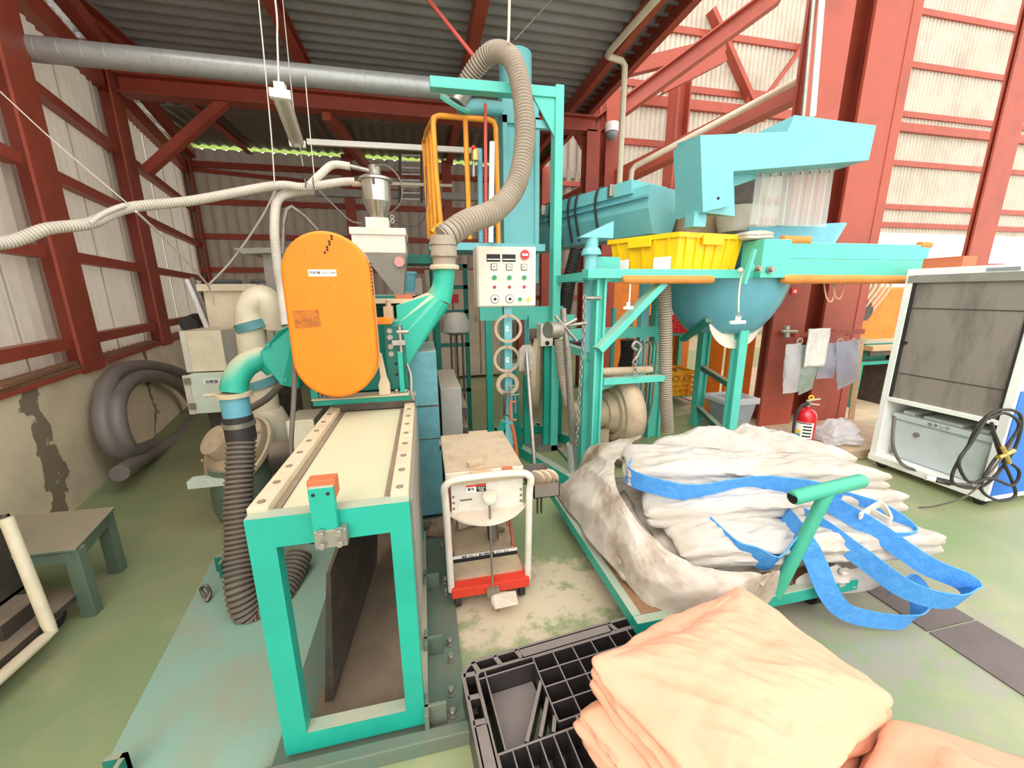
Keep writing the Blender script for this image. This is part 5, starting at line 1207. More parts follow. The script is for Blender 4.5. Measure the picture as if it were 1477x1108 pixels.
# far right column
b = hbeam(None, 'trim_5', (9.4, 5.2, 0), (9.4, 5.2, 8), .5, .1, .03, up=(0, 1, 0)); struct(b, 'far red steel column in front of the bright wall')
hr = thing('hanger_rail', (3.6, 2.7, 1.1), 'red rail with hooks fixed across the column', 'rail')
r0_, r1_ = P(1146, 484, 3.08), P(1246, 478, 3.08)
MB().bar(r0_, r1_, .02, .045).build('rail', 'red_steel', hr)
MB().bx(3.5, 3.56, 3.08, 3.31, r0_.z-.02, r0_.z+.02).build('bracket', 'red_steel', hr); MB().bx(4.1, 4.16, 3.08, 3.31, r0_.z-.02, r0_.z+.02).build('bracket', 'red_steel', hr)
for i, px in enumerate((1154, 1178, 1212, 1231, 1246)):
    q = P(px, 492, 3.05); MB().ring(q, .024, .005, (.3, 1, 0), 14, 6).build('hook', 'rope', hr)
def bag(pxs, mt_, label, y=2.68, seed=0):
    (a, b2, c2, d2) = pxs
    A_, B_, C_, D_ = P(a[0], a[1], y), P(b2[0], b2[1], y), P(c2[0], c2[1], y), P(d2[0], d2[1], y)
    def f(u, v):
        # u round the bag, v down
        ang = 2*PI*u; hx = .5-.5*math.cos(ang); front = math.sin(ang)
        p = A_.lerp(B_, hx).lerp(D_.lerp(C_, hx), v)
        th = .045*math.sin(PI*min(v*1.1, 1))*(.6+.6*v)+.006
        w_ = .02*fbm((u*5, v*4, seed), 1.6, 3)
        return p+V((w_, -front*th+w_*.5, .012*noise.noise(V((u*5, v*3, seed)))))
    return one(MB().grid(f, 36, 18, cu=True), 'plastic_bag', mt_, label, 'bag', 'bags on the hanger rail')
bag(((1134, 497), (1156, 495), (1151, 565), (1129, 568)), 'film', 'clear plastic bag hanging leftmost on the red rail', 3.02, 1)
bag(((1152, 498), (1182, 497), (1172, 560), (1152, 570)), 'film_green', 'greenish plastic bag hanging behind the towel', 3.01, 2)
bag(((1180, 495), (1208, 495), (1202, 545), (1178, 546)), 'film_blue', 'bluish plastic bag hanging right of the towel', 3.02, 3)
bag(((1206, 494), (1240, 490), (1236, 548), (1208, 563)), 'film_blue', 'bulging bluish plastic bag hanging rightmost on the red rail', 2.98, 4)
a_, c_ = P(1166, 476, 2.96), P(1196, 476, 2.96); zl = P(1180, 530, 2.96).z
b = MB().grid(lambda u, v: V((a_.x+(c_.x-a_.x)*u+.004*math.sin(v*9), 2.96-.012*math.sin(u*7+v*2), a_.z+.01+(zl-a_.z)*v)), 14, 16)
one(b, 'hand_towel', 'towel', 'white printed towel hanging over the red rail', 'towel', solid=.012)
# hanging wires below the beam
for i, (x, d, lb) in enumerate(((1196, 30, 'left coral wire loop dangling under the padded beam'), (1208, 26, 'right coral wire loop dangling under the padded beam'))):
    wire('loose_wire', [P(x-8, 405, 2.7), P(x-4, 405+d*.8, 2.68), P(x+3, 405+d, 2.68), P(x+8, 405+d*.5, 2.7), P(x+9, 404, 2.7)], .006, 'tarp', lb)
# fire extinguisher
fe = thing('fire_extinguisher', (3.35, 2.72, .1), 'red fire extinguisher standing at the foot of the column', 'extinguisher')
q = G(1156, 641, .1); k_ = .085
MB().lathe([(k_*.9, 0), (k_, .012), (k_, .03)], q, n=28).build('foot_ring', 'black_rubber', fe)
MB().lathe([(k_*.98, .02), (k_, .04), (k_, .27), (k_*.9, .31), (k_*.55, .345), (k_*.32, .355), (k_*.32, .37)], q, n=28).build('cylinder', 'ext_red', fe)
b = MB(); b.lathe([(k_+.0015, .09), (k_+.0015, .235)], q, (0, 0, 1), 14, 1.0, 3.1)
lab = b.build('label', 'paper', fe)
def around(b, ang, z, r_=k_+.003): return q+V((r_*math.cos(ang), r_*math.sin(ang), z))
tdir = V((math.sin(YAW+.6), -1, 0))
vd = V((EYEP.x-q.x, EYEP.y-q.y, 0)).normalized(); rt_ = V((-vd.y, vd.x, 0))
b = MB(); n_ = 12
arc = lambda a: vd*math.cos(a)+rt_*math.sin(a)
bpy.data.objects.remove(lab)
def patch(a0, a1, z0, z1, mt_, nm, e=.002):
    b = MB(); b.grid(lambda u, v: q+arc(a0+(a1-a0)*u)*(k_+e)+V((0, 0, z0+(z1-z0)*v)), 10, 2); return b.build(nm, mt_, fe)
patch(-.85, .85, .085, .235, 'paper', 'label'); patch(-.7, -.25, .125, .16, 'button_yellow', 'label_mark', .003); patch(-.7, -.25, .092, .122, 'blue_label', 'label_mark', .003)
for i in range(4): patch(-.1, .7, .1+i*.03, .115+i*.03, 'ink', 'label_text', .003)
patch(-.75, .6, .222, .232, 'ink', 'label_text', .003)
MB().cyl(q+V((0, 0, .365)), q+V((0, 0, .42)), .02, n=16).build('valve', 'bare_steel', fe)
MB().bar(q+V((-.02, 0, .40)), q+V((.10, -.02, .385)), .018, .008).build('lever', 'cable_white', fe); MB().bar(q+V((-.02, 0, .425)), q+V((.10, -.02, .44)), .018, .008).build('lever', 'cable_white', fe)
MB().ring(q+V((.01, -.01, .455)), .018, .006, (.6, 1, 0), 18, 6).build('safety_ring', 'button_yellow', fe)
MB().tube(spline([q+V((-.01, -.01, .40)), q+V((-.07, 0, .38)), q+V((-.105, .01, .28)), q+V((-.105, .01, .12)), q+V((-.09, 0, .04))], 8), .013, 10).build('hose', 'black_rubber', fe)
# crumpled plastic on the pad
one(slab([(3.62, 2.92), (3.98, 2.84), (3.86, 2.6), (3.56, 2.64)], .102, .24, 3, .03, 5, N=90, side=10, top=10, lay=.02, dome=.05, wr=9), 'crumpled_plastic', 'film', 'crumpled translucent plastic bag beside the fire extinguisher', 'bag')
# grey bin
gb = thing('grey_bin', (3.15, 3.35, 0), 'grey plastic bin with liner standing left of the column', 'bin')
MB().loft([[V((2.96+d*.5, 3.25+d*.5, 0)), V((3.25-d*.5, 3.25+d*.5, 0)), V((3.25-d*.5, 3.5-d*.5, 0)), V((2.96+d*.5, 3.5-d*.5, 0))] if h == 0 else [V((2.93, 3.22, h)), V((3.28, 3.22, h)), V((3.28, 3.53, h)), V((2.93, 3.53, h))] for h, d in ((0, .05), (.42, 0))]).build('shell', 'grey_plastic', gb, bevel=.01)
MB().loft([[V((2.93-e, 3.22-e, h)), V((3.28+e, 3.22-e, h)), V((3.28+e, 3.53+e, h)), V((2.93-e, 3.53+e, h))] for h, e in ((.38, .012), (.44, .012), (.44, -.02), (.40, -.02))], False).build('liner', 'film', gb)
# ================================================================== white filter unit on casters
cu_ = thing('filter_unit', (4.1, 2.1, 0), 'tall white filter unit on casters with dirty dark screen', 'filter unit')
XA, XB, YA, YB2, ZA, ZB2 = 3.75, 4.55, 1.7, 2.46, .09, 1.66
MB().bx(XA, XB, YA, YA+.05, ZA+.026, ZB2).build('side_panel', 'white_clean', cu_, bevel=.004)
MB().bx(XA, XB, YB2-.05, YB2, ZA+.026, ZB2).build('side_panel', 'white_clean', cu_, bevel=.004)
MB().bx(XA+.001, XB-.001, YA+.0505, YB2-.0505, ZB2-.05, ZB2-.001).build('top_panel', 'white_clean', cu_, bevel=.004)
MB().bx(XB-.03, XB, YA+.05, YB2-.05, ZA, ZB2-.05).build('back_panel', 'white_clean', cu_)
MB().bx(XA-.01, XB, YA, YB2, ZA-.03, ZA+.025).build('bottom_tray', 'white_clean', cu_, bevel=.004)
MB().bx(XA-.004, XA+.06, YA+.05, YB2-.05, .60, .635).build('shelf_edge', 'white_clean', cu_, bevel=.003)
MB().bx(XA+.05, XB-.04, YA+.05, YB2-.05, .60, .62).build('shelf', 'white_clean', cu_)
MB().bx(XA-.006, XA, YA+.04, YB2-.02, ZB2-.105, ZB2-.05).build('dark_head_strip', 'grey_paint', cu_)
fr = MB(); fr.bx(XA+.012, XA+.03, YA+.05, YB2-.05, .63, ZB2-.1); sco = fr.build('filter_screen', 'screen_mesh', cu_)
for z in (.84, 1.36): MB().bx(XA+.008, XA+.012, YA+.05, YB2-.05, z, z+.006).build('screen_bar', 'dark_steel', sco)
MB().bx(XA+.004, XA+.014, YB2-.075, YB2-.05, .63, ZB2-.1).build('screen_gasket', 'black_rubber', cu_)
MB().bx(XA+.004, XA+.014, YA+.05, YA+.065, .63, ZB2-.1).build('screen_gasket', 'black_rubber', cu_)
MB().bx(XA-.003, XA, YA+.14, YA+.3, ZB2-.04, ZB2-.018).build('name_plate', 'grey_plastic', cu_)
MB().bx(XA-.0, XA+.006, YB2-.1, YB2-.06, 1.08, 1.1).build('catch', 'ink', cu_)
MB().bx(XA+.02, XB, YA-.006, YA, .1, .85).build('blue_front_panel', 'blue_panel', cu_)
for x, y in ((XA+.07, YA+.06), (XA+.07, YB2-.07), (XB-.07, YA+.06), (XB-.07, YB2-.07)):
    MB().cyl((x-.018, y, .035), (x+.018, y, .035), .036, n=20).build('caster', 'black_rubber', cu_); MB().bx(x-.028, x+.028, y-.02, y+.02, .035, .065).build('caster_fork', 'bare_steel', cu_)
tk = thing('water_tank', (4.05, 2.1, .115), 'pale grey plastic tank inside the bottom of the filter unit', 'tank')
MB().loft([[V((XA+.1, YA+.12, .115)), V((XB-.1, YA+.12, .115)), V((XB-.1, YB2-.1, .115)), V((XA+.1, YB2-.1, .115))], [V((XA+.08, YA+.09, .45)), V((XB-.08, YA+.09, .45)), V((XB-.08, YB2-.08, .45)), V((XA+.08, YB2-.08, .45))]]).build('tank_body', 'tank', tk, bevel=.02)
MB().bx(XA+.06, XB-.07, YA+.08, YB2-.07, .45, .5).build('tank_lid', 'tank', tk, bevel=.012)
for y0, y1, z in ((YA+.12, YA+.2, .53), (YA+.26, YA+.5, .525), (YA+.56, YA+.64, .53)): MB().bx(XA+.09, XA+.3, y0, y1, .5, z).build('lid_grip', 'tank', tk, bevel=.008)
MB().cyl((XA+.1, YB2-.25, .36), (XA+.07, YB2-.25, .36), .02, n=16).build('drain_plug', 'bare_steel', tk)
text(tk, '水タンク', (XA+.058, YB2-.38, .475), .035, right=(0, -1, 0), up=(0, 0, 1))
# cable bundle on the corner
cbn = thing('cable_bundle', (3.72, 1.68, .4), 'black coiled power cable hung on the corner of the filter unit', 'cable')
for i, pts in enumerate((
    [(1405, 630), (1375, 680), (1380, 740-40), (1420, 700), (1462, 650), (1472, 600), (1440, 592), (1412, 612), (1398, 640)],
    [(1430, 610), (1440, 650), (1458, 690), (1464, 715), (1440, 722), (1415, 705), (1430, 670), (1455, 640), (1470, 612), (1450, 596), (1425, 604)],
    [(1425, 600), (1400, 640), (1383, 665), (1392, 690), (1405, 696), (1430, 690), (1460, 700), (1470, 680), (1450, 660), (1432, 620)])):
    MB().tube(spline([P(a, c, 1.64-.012*i) for a, c in pts], 8), .0095, 8).build('cable_loop', 'black_rubber', cbn)
MB().tube(spline([P(1402, 700, 1.66), P(1375, 698, 1.72), P(1352, 693, 1.78)], 6), .013, 8).build('plug_lead', 'cable_grey', cbn)
MB().cyl(P(1372, 697, 1.73), P(1350, 692, 1.79), .02, n=14).build('plug', 'black_rubber', cbn); MB().cyl(P(1350, 692, 1.79), P(1335, 689, 1.82), .017, n=14).build('plug_tip', 'white_clean', cbn)
b = MB().cyl(P(1440, 660, 1.6), P(1462, 650, 1.6), .014, n=10); b.cyl(P(1446, 645, 1.6), P(1456, 668, 1.6), .012, n=10); b.build('brass_fitting', 'brass', cbn)
wire('drain_hose', [P(1290, 600, 2.3), P(1288, 640, 2.25), P(1300, 668, 2.2), P(1325, 680, 2.1)], .012, 'cable_grey', 'thin grey drain hose beside the tank in the filter unit', 'hose')
wire('trailing_cable', [P(1460, 640, 1.6), P(1430, 680, 1.62), P(1395, 715, 1.65), P(1350, 730, 1.75), P(1325, 732, 1.82)], .006, 'cable_grey', 'thin grey cord trailing from the cable bundle to the floor', 'cord')
# small tray on top behind the beam end
one(MB().bx(3.86, 4.0, 2.2, 2.44, 1.661, 1.74), 'brown_box', 'terracotta', 'brown flat box lying on top of the white filter unit', 'box')
# ================================================================== workshop seen behind
wbk = thing('work_bench', (5.6, 3.9, 0), 'dark work bench with pale top behind the red column', 'bench')
q0_ = P(1238, 495, 4.0)
MB().bx(5.35, 6.6, 3.7, 4.3, q0_.z-.06, q0_.z).build('bench_top', 'pale_wood', wbk); MB().bx(5.35, 6.6, 3.72, 3.75, q0_.z-.12, q0_.z-.06).build('apron', 'dark_steel', wbk)
MB().bx(5.9, 6.1, 3.75, 4.2, 0, q0_.z-.06).build('leg', 'dark_steel', wbk); MB().bx(5.4, 5.48, 4.1, 4.2, 0, q0_.z-.06).build('leg', 'dark_steel', wbk)
gbk = thing('green_tub', (5.6, 4.0, .5), 'dark green tub on a shelf under the work bench', 'tub')
MB().loft([[V((5.4, 3.85, .62)), V((5.8, 3.85, .62)), V((5.8, 4.15, .62)), V((5.4, 4.15, .62))], [V((5.36, 3.8, .86)), V((5.86, 3.8, .86)), V((5.86, 4.2, .86)), V((5.36, 4.2, .86))]]).build('shell', 'teal_dark', gbk, bevel=.02)
MB().bx(5.35, 5.9, 3.8, 4.2, .58, .62).build('shelf', 'teal', gbk); MB().bx(5.36, 5.42, 3.82, 3.88, 0, .58).build('shelf_leg', 'teal', gbk)
om = thing('orange_press', (6.6, 5.2, 0), 'orange machine with coral hoses behind the work bench', 'machine')
MB().bx(6.5, 7.7, 4.9, 5.6, 0, 1.55).build('body', 'orange_machine', om, bevel=.03); MB().bx(6.3, 6.9, 4.85, 5.3, 1.35, 1.95).build('head', 'grey_paint', om, bevel=.03); MB().cyl((6.5, 4.9, 1.2), (6.5, 4.7, 1.2), .15, n=22).build('spindle', 'dark_steel', om)
for i in range(5): MB().tube(spline([V((6.4+i*.12, 4.8, 2.0)), V((6.5+i*.1, 4.7, 1.6)), V((6.3+i*.1, 4.72, 1.25)), V((6.25+i*.06, 4.8, .9))], 8), .02, 8).build('hose', 'tarp', om)
one(MB().bar((4.66, 3.3, 0), (4.86, 3.5, .98), .05, .04), 'wooden_stake', 'pale_wood', 'upright wooden stake right of the red column', 'stake')
# orange panels stored on edge
for i, (px0, px1, yy, lb) in enumerate(((1000, 1034, 4.1, 'tall orange panel standing at the green ladder legs'), (1040, 1078, 4.0, 'rounded yellow orange panel leaning right of the green leg'))):
    b = MB(); p0 = P(px0, 595, yy); p1 = P(px1, 595, yy); zt2 = P(px0, 410 if i == 0 else 470, yy).z
    b.bx(p0.x, p1.x, yy, yy+.05, 0, zt2); one(b, 'orange_board', 'orange_machine' if i == 0 else 'orange', lb, 'panel', bevel=.03 if i else .004)
for i, (px0, px1, yy, zz, lb) in enumerate(((880, 950, 6.2, (0.9, 2.4), 'large orange panel far behind the yellow crate'), (965, 1000, 5.0, (1.2, 2.0), 'orange panel behind the beige hanging hose'))):
    p0 = P(px0, 430, yy); p1 = P(px1, 430, yy)
    one(MB().bx(p0.x, p1.x, yy, yy+.06, 0, zz[1]), 'orange_board', 'orange_machine', lb, 'panel')
shf = thing('green_shelf', (2.7, 4.6, 0), 'mint green shelf rack with coloured baskets behind the frame', 'shelf')
for z in (.12, .95): MB().bx(2.5, 3.6, 4.5, 5.0, z, z+.04).build('shelf_board', 'mint', shf)
for x in (2.5, 3.55): MB().bx(x, x+.05, 4.5, 4.55, 0, 1.3).build('upright', 'mint', shf); MB().bx(x, x+.05, 4.95, 5.0, 0, 1.3).build('upright', 'mint', shf)
def basket(x, y, z, w_, d_, h_, mt_, nm, lb):
    t = thing(nm, (x+w_/2, y+d_/2, z), lb, 'basket')
    MB().bx(x, x+w_, y, y+d_, z, z+.01).build('base', mt_, t)
    for i in range(5):
        zz = z+h_*(i+.5)/5
        b = MB(); g = .02*(i/5); hh = h_/5*.32
        b.bx(x-g, x+w_+g, y-g, y-g+.012, zz-hh, zz+hh); b.bx(x-g, x+w_+g, y+d_+g-.012, y+d_+g, zz-hh, zz+hh); b.bx(x-g, x-g+.012, y-g, y+d_+g, zz-hh, zz+hh); b.bx(x+w_+g-.012, x+w_+g, y-g, y+d_+g, zz-hh, zz+hh); b.build('band', mt_, t)
    for i in range(7):
        xx = x+w_*(i/6.0); MB().bx(xx-.008, xx+.008, y-.012, y+.004, z, z+h_).build('bar', mt_, t)
basket(2.95, 4.42, .16, .5, .4, .34, 'basket_yellow', 'yellow_basket', 'yellow slotted basket on the lower green shelf')
basket(2.9, 4.45, .99, .5, .4, .22, 'crate_red', 'red_basket', 'red slotted basket on the upper green shelf')
one(MB().ball((3.2, 4.6, 1.3), .11, 10, .8), 'wrapped_bundle', 'film', 'clear wrapped bundle lying in the red basket', 'bundle')
one(MB().bx(1.5, 2.1, 4.7, 5.0, .9, 1.0), 'blue_tray', 'blue_panel', 'small blue tray seen behind the green cross beam', 'tray', bevel=.01)
tb = thing('tray_table', (1.8, 4.9, 0), 'dark steel table carrying the small blue tray', 'table')
MB().bx(1.4, 2.3, 4.6, 5.1, .84, .9).build('table_top', 'dark_steel', tb)
for x in (1.45, 2.2): MB().bx(x, x+.05, 4.65, 4.7, 0, .84).build('leg', 'dark_steel', tb)
# lockers and back stuff on the left of the control panel
for i in range(3):
    x = .05+i*.46
    t = thing('steel_locker', (x+.22, 7.2, 0), ['beige steel locker at the left of the row by the back wall', 'beige steel locker in the middle of the row by the back wall', 'beige steel locker at the right of the row by the back wall'][i], 'locker', 'lockers by the back wall')
    MB().bx(x, x+.45, 7.0, 7.5, .05, 1.9).build('body', 'locker', t, bevel=.004); MB().bx(x+.015, x+.435, 6.985, 7.0, .1, 1.86).build('door', 'locker', t, bevel=.003); MB().bx(x+.38, x+.4, 6.97, 6.985, 1.0, 1.12).build('handle', 'bare_steel', t)
one(MB().bx(.35, .6, 6.96, 6.98, 1.35, 1.5), 'red_notice', 'crate_red', 'small red notice on the lockers', 'notice')
one(MB().bx(-.3, .0, 6.6, 6.62, 1.5, 1.75), 'switch_board', 'white_paint', 'white board of small switches behind the grey funnel', 'board')
mch = thing('grey_machine_hood', (.1, 3.8, 0), 'dark grey machine part under the outlet hood on thin legs', 'machine part')
q = P(658, 470, 3.5); MB().lathe([(.0, .12), (.08, .11), (.12, .03), (.13, -.05), (.06, -.08)], q, n=20).build('hood', 'grey_paint', mch)
for dx in (-.05, 0, .05): MB().cyl((q.x+dx, q.y, 0), (q.x+dx, q.y, q.z), .01, n=8).build('leg', 'dark_steel', mch)
ls = thing('low_cabinet', (.2, 3.2, 0), 'grey low cabinet with stacked parts between machine and cart', 'cabinet')
MB().bx(.08, .22, 2.6, 3.3, 0, .88).build('body', 'grey_paint', ls, bevel=.004)
for z in (.2, .35, .5, .65): MB().bx(.22, .27, 2.7, 3.2, z, z+.06).build('shelf_part', 'dark_steel', ls)
one(MB().bx(-3.6, -2.4, 8.3, 8.7, 1.2, 1.34), 'shelf_beam', 'dark_steel', 'dark beam of stored material along the back corner', 'beam')
for i, (x, z) in enumerate(((-2.75, 1.95), (-2.25, 1.95))): one(MB().lathe([(.17, 0), (.2, .02), (.2, .05), (.17, .07), (.2, .1), (.17, .13)], (x, 6.6, z-.35), n=22), 'wire_reel', 'grey_plastic', ['larger pale reel on the shelf in the back corner', 'darker reel beside the pale one in the back corner'][i], 'reel')
bs = thing('back_shelf', (-2.5, 6.6, 0), 'dark shelf in the back corner carrying the reels', 'shelf')
MB().bx(-3.1, -1.5, 6.35, 6.9, 1.54, 1.6).build('board', 'dark_steel', bs)
for x in (-3.05, -1.55): MB().bx(x, x+.05, 6.4, 6.45, 0, 1.54).build('upright', 'dark_steel', bs)
# dome camera and conduits on the pink column
dc = thing('dome_camera', P(882, 195, 6.1), 'white dome security camera on the red column', 'camera')
q = P(882, 193, 6.05); MB().cyl(q+V((0, 0, .02)), q+V((0, 0, .14)), .1, n=20).build('housing', 'white_clean', dc); MB().ball(q, .09, 10).build('dome', 'grey_plastic', dc)
cn = thing('beige_conduit', P(905, 150, 5.6), 'beige conduit pipe dropping from the roof edge down past the red column', 'conduit')
MB().tube([V((2.16, 3.5, 4.0)), V((2.09, 4.5, 4.0)), V((2.1, 4.58, 4.0)), V((2.14, 4.6, 4.0)), V((2.3, 4.64, 4.0)), V((2.345, 4.65, 3.96)), V((2.35, 4.65, 2.5))], .033, 12).build('pipe', 'conduit', cn)
cn = thing('beige_conduit', P(910, 260, 5.2), 'beige conduit running along the brown runway beam', 'conduit')
MB().tube([P(908, 275, 5.0), P(911, 247, 5.1), P(916, 240, 5.1), P(1158, 112, 4.1)], .035, 12).build('pipe', 'conduit', cn)

# ================================================================== lift cart
ct2 = thing('lift_cart', (.25, 1.9, 0), 'white and red hand lift cart with dusty table', 'cart')
xl, xr, yf2 = .055, .435, 1.64
def hd_arc():
    pts = [V((xl, yf2, .11)), V((xl-.006, yf2, .55)), V((xl-.01, yf2-.015, .645)), V((xl+.0, yf2-.02, .675)), V((xl+.04, yf2-.022, .695)), V((.25, yf2-.024, .702)), V((xr-.04, yf2-.022, .695)), V((xr+.0, yf2-.02, .675)), V((xr+.01, yf2-.015, .645)), V((xr+.006, yf2, .55)), V((xr, yf2, .11))]
    return pts
MB().tube(spline(hd_arc(), 6), .0165, 12).build('push_handle', 'white_paint', ct2)
MB().bx(xl+.02, xr-.02, yf2+.02, yf2+.032, .5, .665).build('front_panel', 'white_paint', ct2, bevel=.003)
MB().bx(xl+.012, xr-.012, yf2+.0, yf2+.06, .655, .672).build('panel_lip', 'dust_top', ct2, bevel=.003)
MB().bx(xl+.05, xl+.13, yf2+.016, yf2+.02, .515, .57).build('panel_door', 'white_paint', ct2)
MB().bx(xl+.06, xl+.115, yf2+.013, yf2+.016, .568, .574).build('door_slot', 'cable_grey', ct2)
MB().bx(xl+.09, xl+.135, yf2+.016, yf2+.02, .605, .642).build('warning_label', 'paper', ct2); MB().bx(xl+.138, xl+.182, yf2+.016, yf2+.02, .605, .642).build('warning_label', 'ink', ct2)
MB().bx(xl+.09, xl+.182, yf2+.015, yf2+.0165, .633, .642).build('label_stripe', 'red_paint', ct2)
text(ct2, '警告', (xl+.112, yf2+.0145, .62), .017); text(ct2, '挟まれ\n注意', (xl+.16, yf2+.0145, .618), .011, mt='paper')
for x in (xl+.03, xr-.03):
    for z in (.53, .56, .59): bolt(ct2, (x, yf2+.02, z), (0, -1, 0), .005, .004)
# foot guard and pump lever
gp = [V((xl+.01, yf2+.01, .50)), V((xl+.08, yf2-.03, .475)), V((.245, yf2-.05, .462)), V((xr-.08, yf2-.03, .475)), V((xr-.01, yf2+.01, .50))]
b = MB(); s_ = spline(gp, 6); b.loft([[p, p+V((0, 0, .012)), V((p.x, yf2+.03, .512)), V((p.x, yf2+.03, .50))] for p in s_]); b.build('leg_guard', 'white_paint', ct2)
b = MB(); b.lathe([(.033, -.012), (.036, 0), (.03, .014), (.0, .018)], (.245, yf2-.03, .592), (0, -.4, 1), 12); b.build('release_knob', 'white_paint', ct2)
MB().cyl((.245, yf2-.025, .59), (.25, yf2-.03, .12), .006, n=10).build('release_rod', 'bare_steel', ct2)
MB().bx(xl+.0, xr-.0, yf2-.03, yf2+.03, .085, .135).build('red_crossbar', 'red_paint', ct2, bevel=.003)
MB().bx(xl+.02, xr-.02, yf2+.03, yf2+.14, .13, .15).build('dusty_plate', 'dusty_beige', ct2)
MB().bx(xl+.01, xl+.03, yf2+.03, yf2+.55, .09, .13).build('chassis_rail', 'red_paint', ct2); MB().bx(xr-.03, xr-.01, yf2+.03, yf2+.55, .09, .13).build('chassis_rail', 'red_paint', ct2)
MB().bx(xl+.03, xr-.03, yf2+.16, yf2+.55, .15, .17).build('chassis_deck', 'dusty_beige', ct2)
MB().bx(xl+.02, xr-.02, yf2+.15, yf2+.155, .165, .18).build('load_plate', 'paper', ct2); MB().bx(xl+.02, xr-.02, yf2+.148, yf2+.158, .14, .165).build('black_band', 'ink', ct2)
text(ct2, '■■ 150kg ⚠ 最大積載質量  ▮▮ ▾ ▮▮', (.245, yf2+.1485, .172), .014)
for x0, x1 in ((xl+.02, xl+.035), (xr-.035, xr-.02)): MB().bar((x0, yf2+.18, .18), (x0, yf2+.5, .62), .014, .03).build('scissor_arm', 'red_steel', ct2); MB().bar((x1, yf2+.5, .18), (x1, yf2+.18, .62), .014, .03).build('scissor_arm', 'red_steel', ct2)
MB().cyl((.3, yf2+.22, .2), (.3, yf2+.38, .5), .03, n=16).build('hydraulic_ram', 'dark_steel', ct2)
MB().bx(xl+.0, xr-.01, yf2+.05, yf2+.55, .655, .695).build('table', 'white_paint', ct2, bevel=.004)
MB().bx(xl+.005, xr-.015, yf2+.055, yf2+.545, .695, .7).build('table_dust', 'dusty_beige', ct2)
MB().bx(xl-.012, xl+.0, yf2+.42, yf2+.5, .66, .69).build('stop_tab', 'dark_steel', ct2); MB().bx(.22, .33, yf2+.545, yf2+.56, .69, .707).build('rear_lip', 'dusty_beige', ct2)
pe = MB().loft([[(.235, yf2-.06, .055), (.275, yf2-.06, .05), (.275, yf2-.03, .085), (.235, yf2-.03, .09)], [(.25, yf2-.1, .05), (.36, yf2-.12, .075), (.36, yf2-.06, .1), (.25, yf2-.05, .09)]]).build('foot_pedal', 'white_paint', ct2, bevel=.004)
MB().bx(.22, .28, yf2-.05, yf2-.02, .08, .12).build('pedal_pivot', 'bare_steel', ct2)
for x, y in ((xl+.03, yf2+.03), (xr-.03, yf2+.03), (xl+.03, yf2+.48), (xr-.03, yf2+.48)):
    MB().cyl((x-.014, y, .042), (x+.014, y, .042), .042, n=20).build('wheel', 'black_rubber', ct2); MB().bx(x-.02, x+.02, y-.015, y+.015, .045, .09).build('fork', 'bare_steel', ct2)
for i, (x, y, w_, d_, rz, mt_, lb) in enumerate(((.22, yf2+.03, .1, .05, .1, 'pale_wood', 'pale wood block lying against the cart handle'), (.345, yf2+.035, .05, .05, 0, 'terracotta', 'small brown block on the cart edge'), (.2, yf2+.1, .08, .03, .4, 'dusty_beige', 'dusty offcut on the cart table'))):
    z = .672 if i < 2 else .7
    one(MB().rbx((x, y, z+.012), (w_, d_, .024), rz), 'wood_block', mt_, lb, 'block', bevel=.002)
# steel part lying inside the cart
wp = MB(); c_ = V((.35, yf2+.3, .17))
wp.lathe([(.03, 0), (.055, 0), (.055, .03), (.03, .03), (.03, 0)], c_, n=24); wp2 = one(wp, 'bearing_housing', 'dusty_beige', 'round bearing housing lying on the cart deck', 'part')
one(MB().cyl((.12, yf2+.4, .2), (.3, yf2+.44, .2), .028, n=16), 'steel_roller', 'dusty_beige', 'dusty steel roller lying at the back of the cart deck', 'roller')
# tray with discs on the side
sdb = thing('side_tray', (.52, 1.78, .3), 'grey steel tray hooked to the right side of the cart', 'tray')
b = MB(); x0, x1, y0, y1, z0, z1 = .47, .60, 1.66, 1.9, .53, .60
b.bx(x0, x1, y0, y0+.004, z0, z1); b.bx(x0, x1, y1-.004, y1, z0, z1); b.bx(x0, x0+.004, y0, y1, z0, z1); b.bx(x1-.004, x1, y0, y1, z0, z1); b.bx(x0, x1, y0, y1, z0, z0+.004); b.build('tray_shell', 'bare_steel', sdb)
MB().bx(x0+.03, x0+.035, 1.7, 1.72, .42, z0).build('tray_foot', 'dark_steel', sdb); MB().bx(x0+.05, x0+.055, 1.7, 1.72, .42, z0).build('tray_foot', 'dark_steel', sdb)
for i in range(3):
    c_ = V((x0+.032+.034*i, 1.73, .595)); one(MB().cyl(c_, c_+V((.01, .012, .003)), .044, n=26), 'grinding_disc', 'dusty_beige', ['left beige disc standing in the side tray of the cart', 'middle beige disc standing in the side tray of the cart', 'right beige disc standing in the side tray of the cart'][i], 'disc', 'discs in the side tray')

# ================================================================== black plastic pallet
pr = math.radians(5); px_, py_ = V((math.cos(pr), math.sin(pr), 0)), V((math.sin(pr), -math.cos(pr), 0))
O_ = G(662, 958, .15); O_.z = 0
def Q(u, v, z): return O_+px_*u+py_*v+V((0, 0, z))
pal = thing('plastic_pallet', Q(.55, .55, 0), 'black plastic pallet with open lattice deck in the foreground', 'pallet')
def rib(u0, v0, u1, v1, z0=.05, z1=.15, t=.007, nm='rib'):
    a, c = Q(u0, v0, 0), Q(u1, v1, 0); d = (c-a).normalized(); s = V((-d.y, d.x, 0))*t/2
    MB().hexa([a-s+V((0, 0, z0)), a+s+V((0, 0, z0)), c+s+V((0, 0, z0)), c-s+V((0, 0, z0)), a-s+V((0, 0, z1)), a+s+V((0, 0, z1)), c+s+V((0, 0, z1)), c-s+V((0, 0, z1))]).build(nm, 'pallet_plastic', pal, bevel=.0015)
LP = 1.1
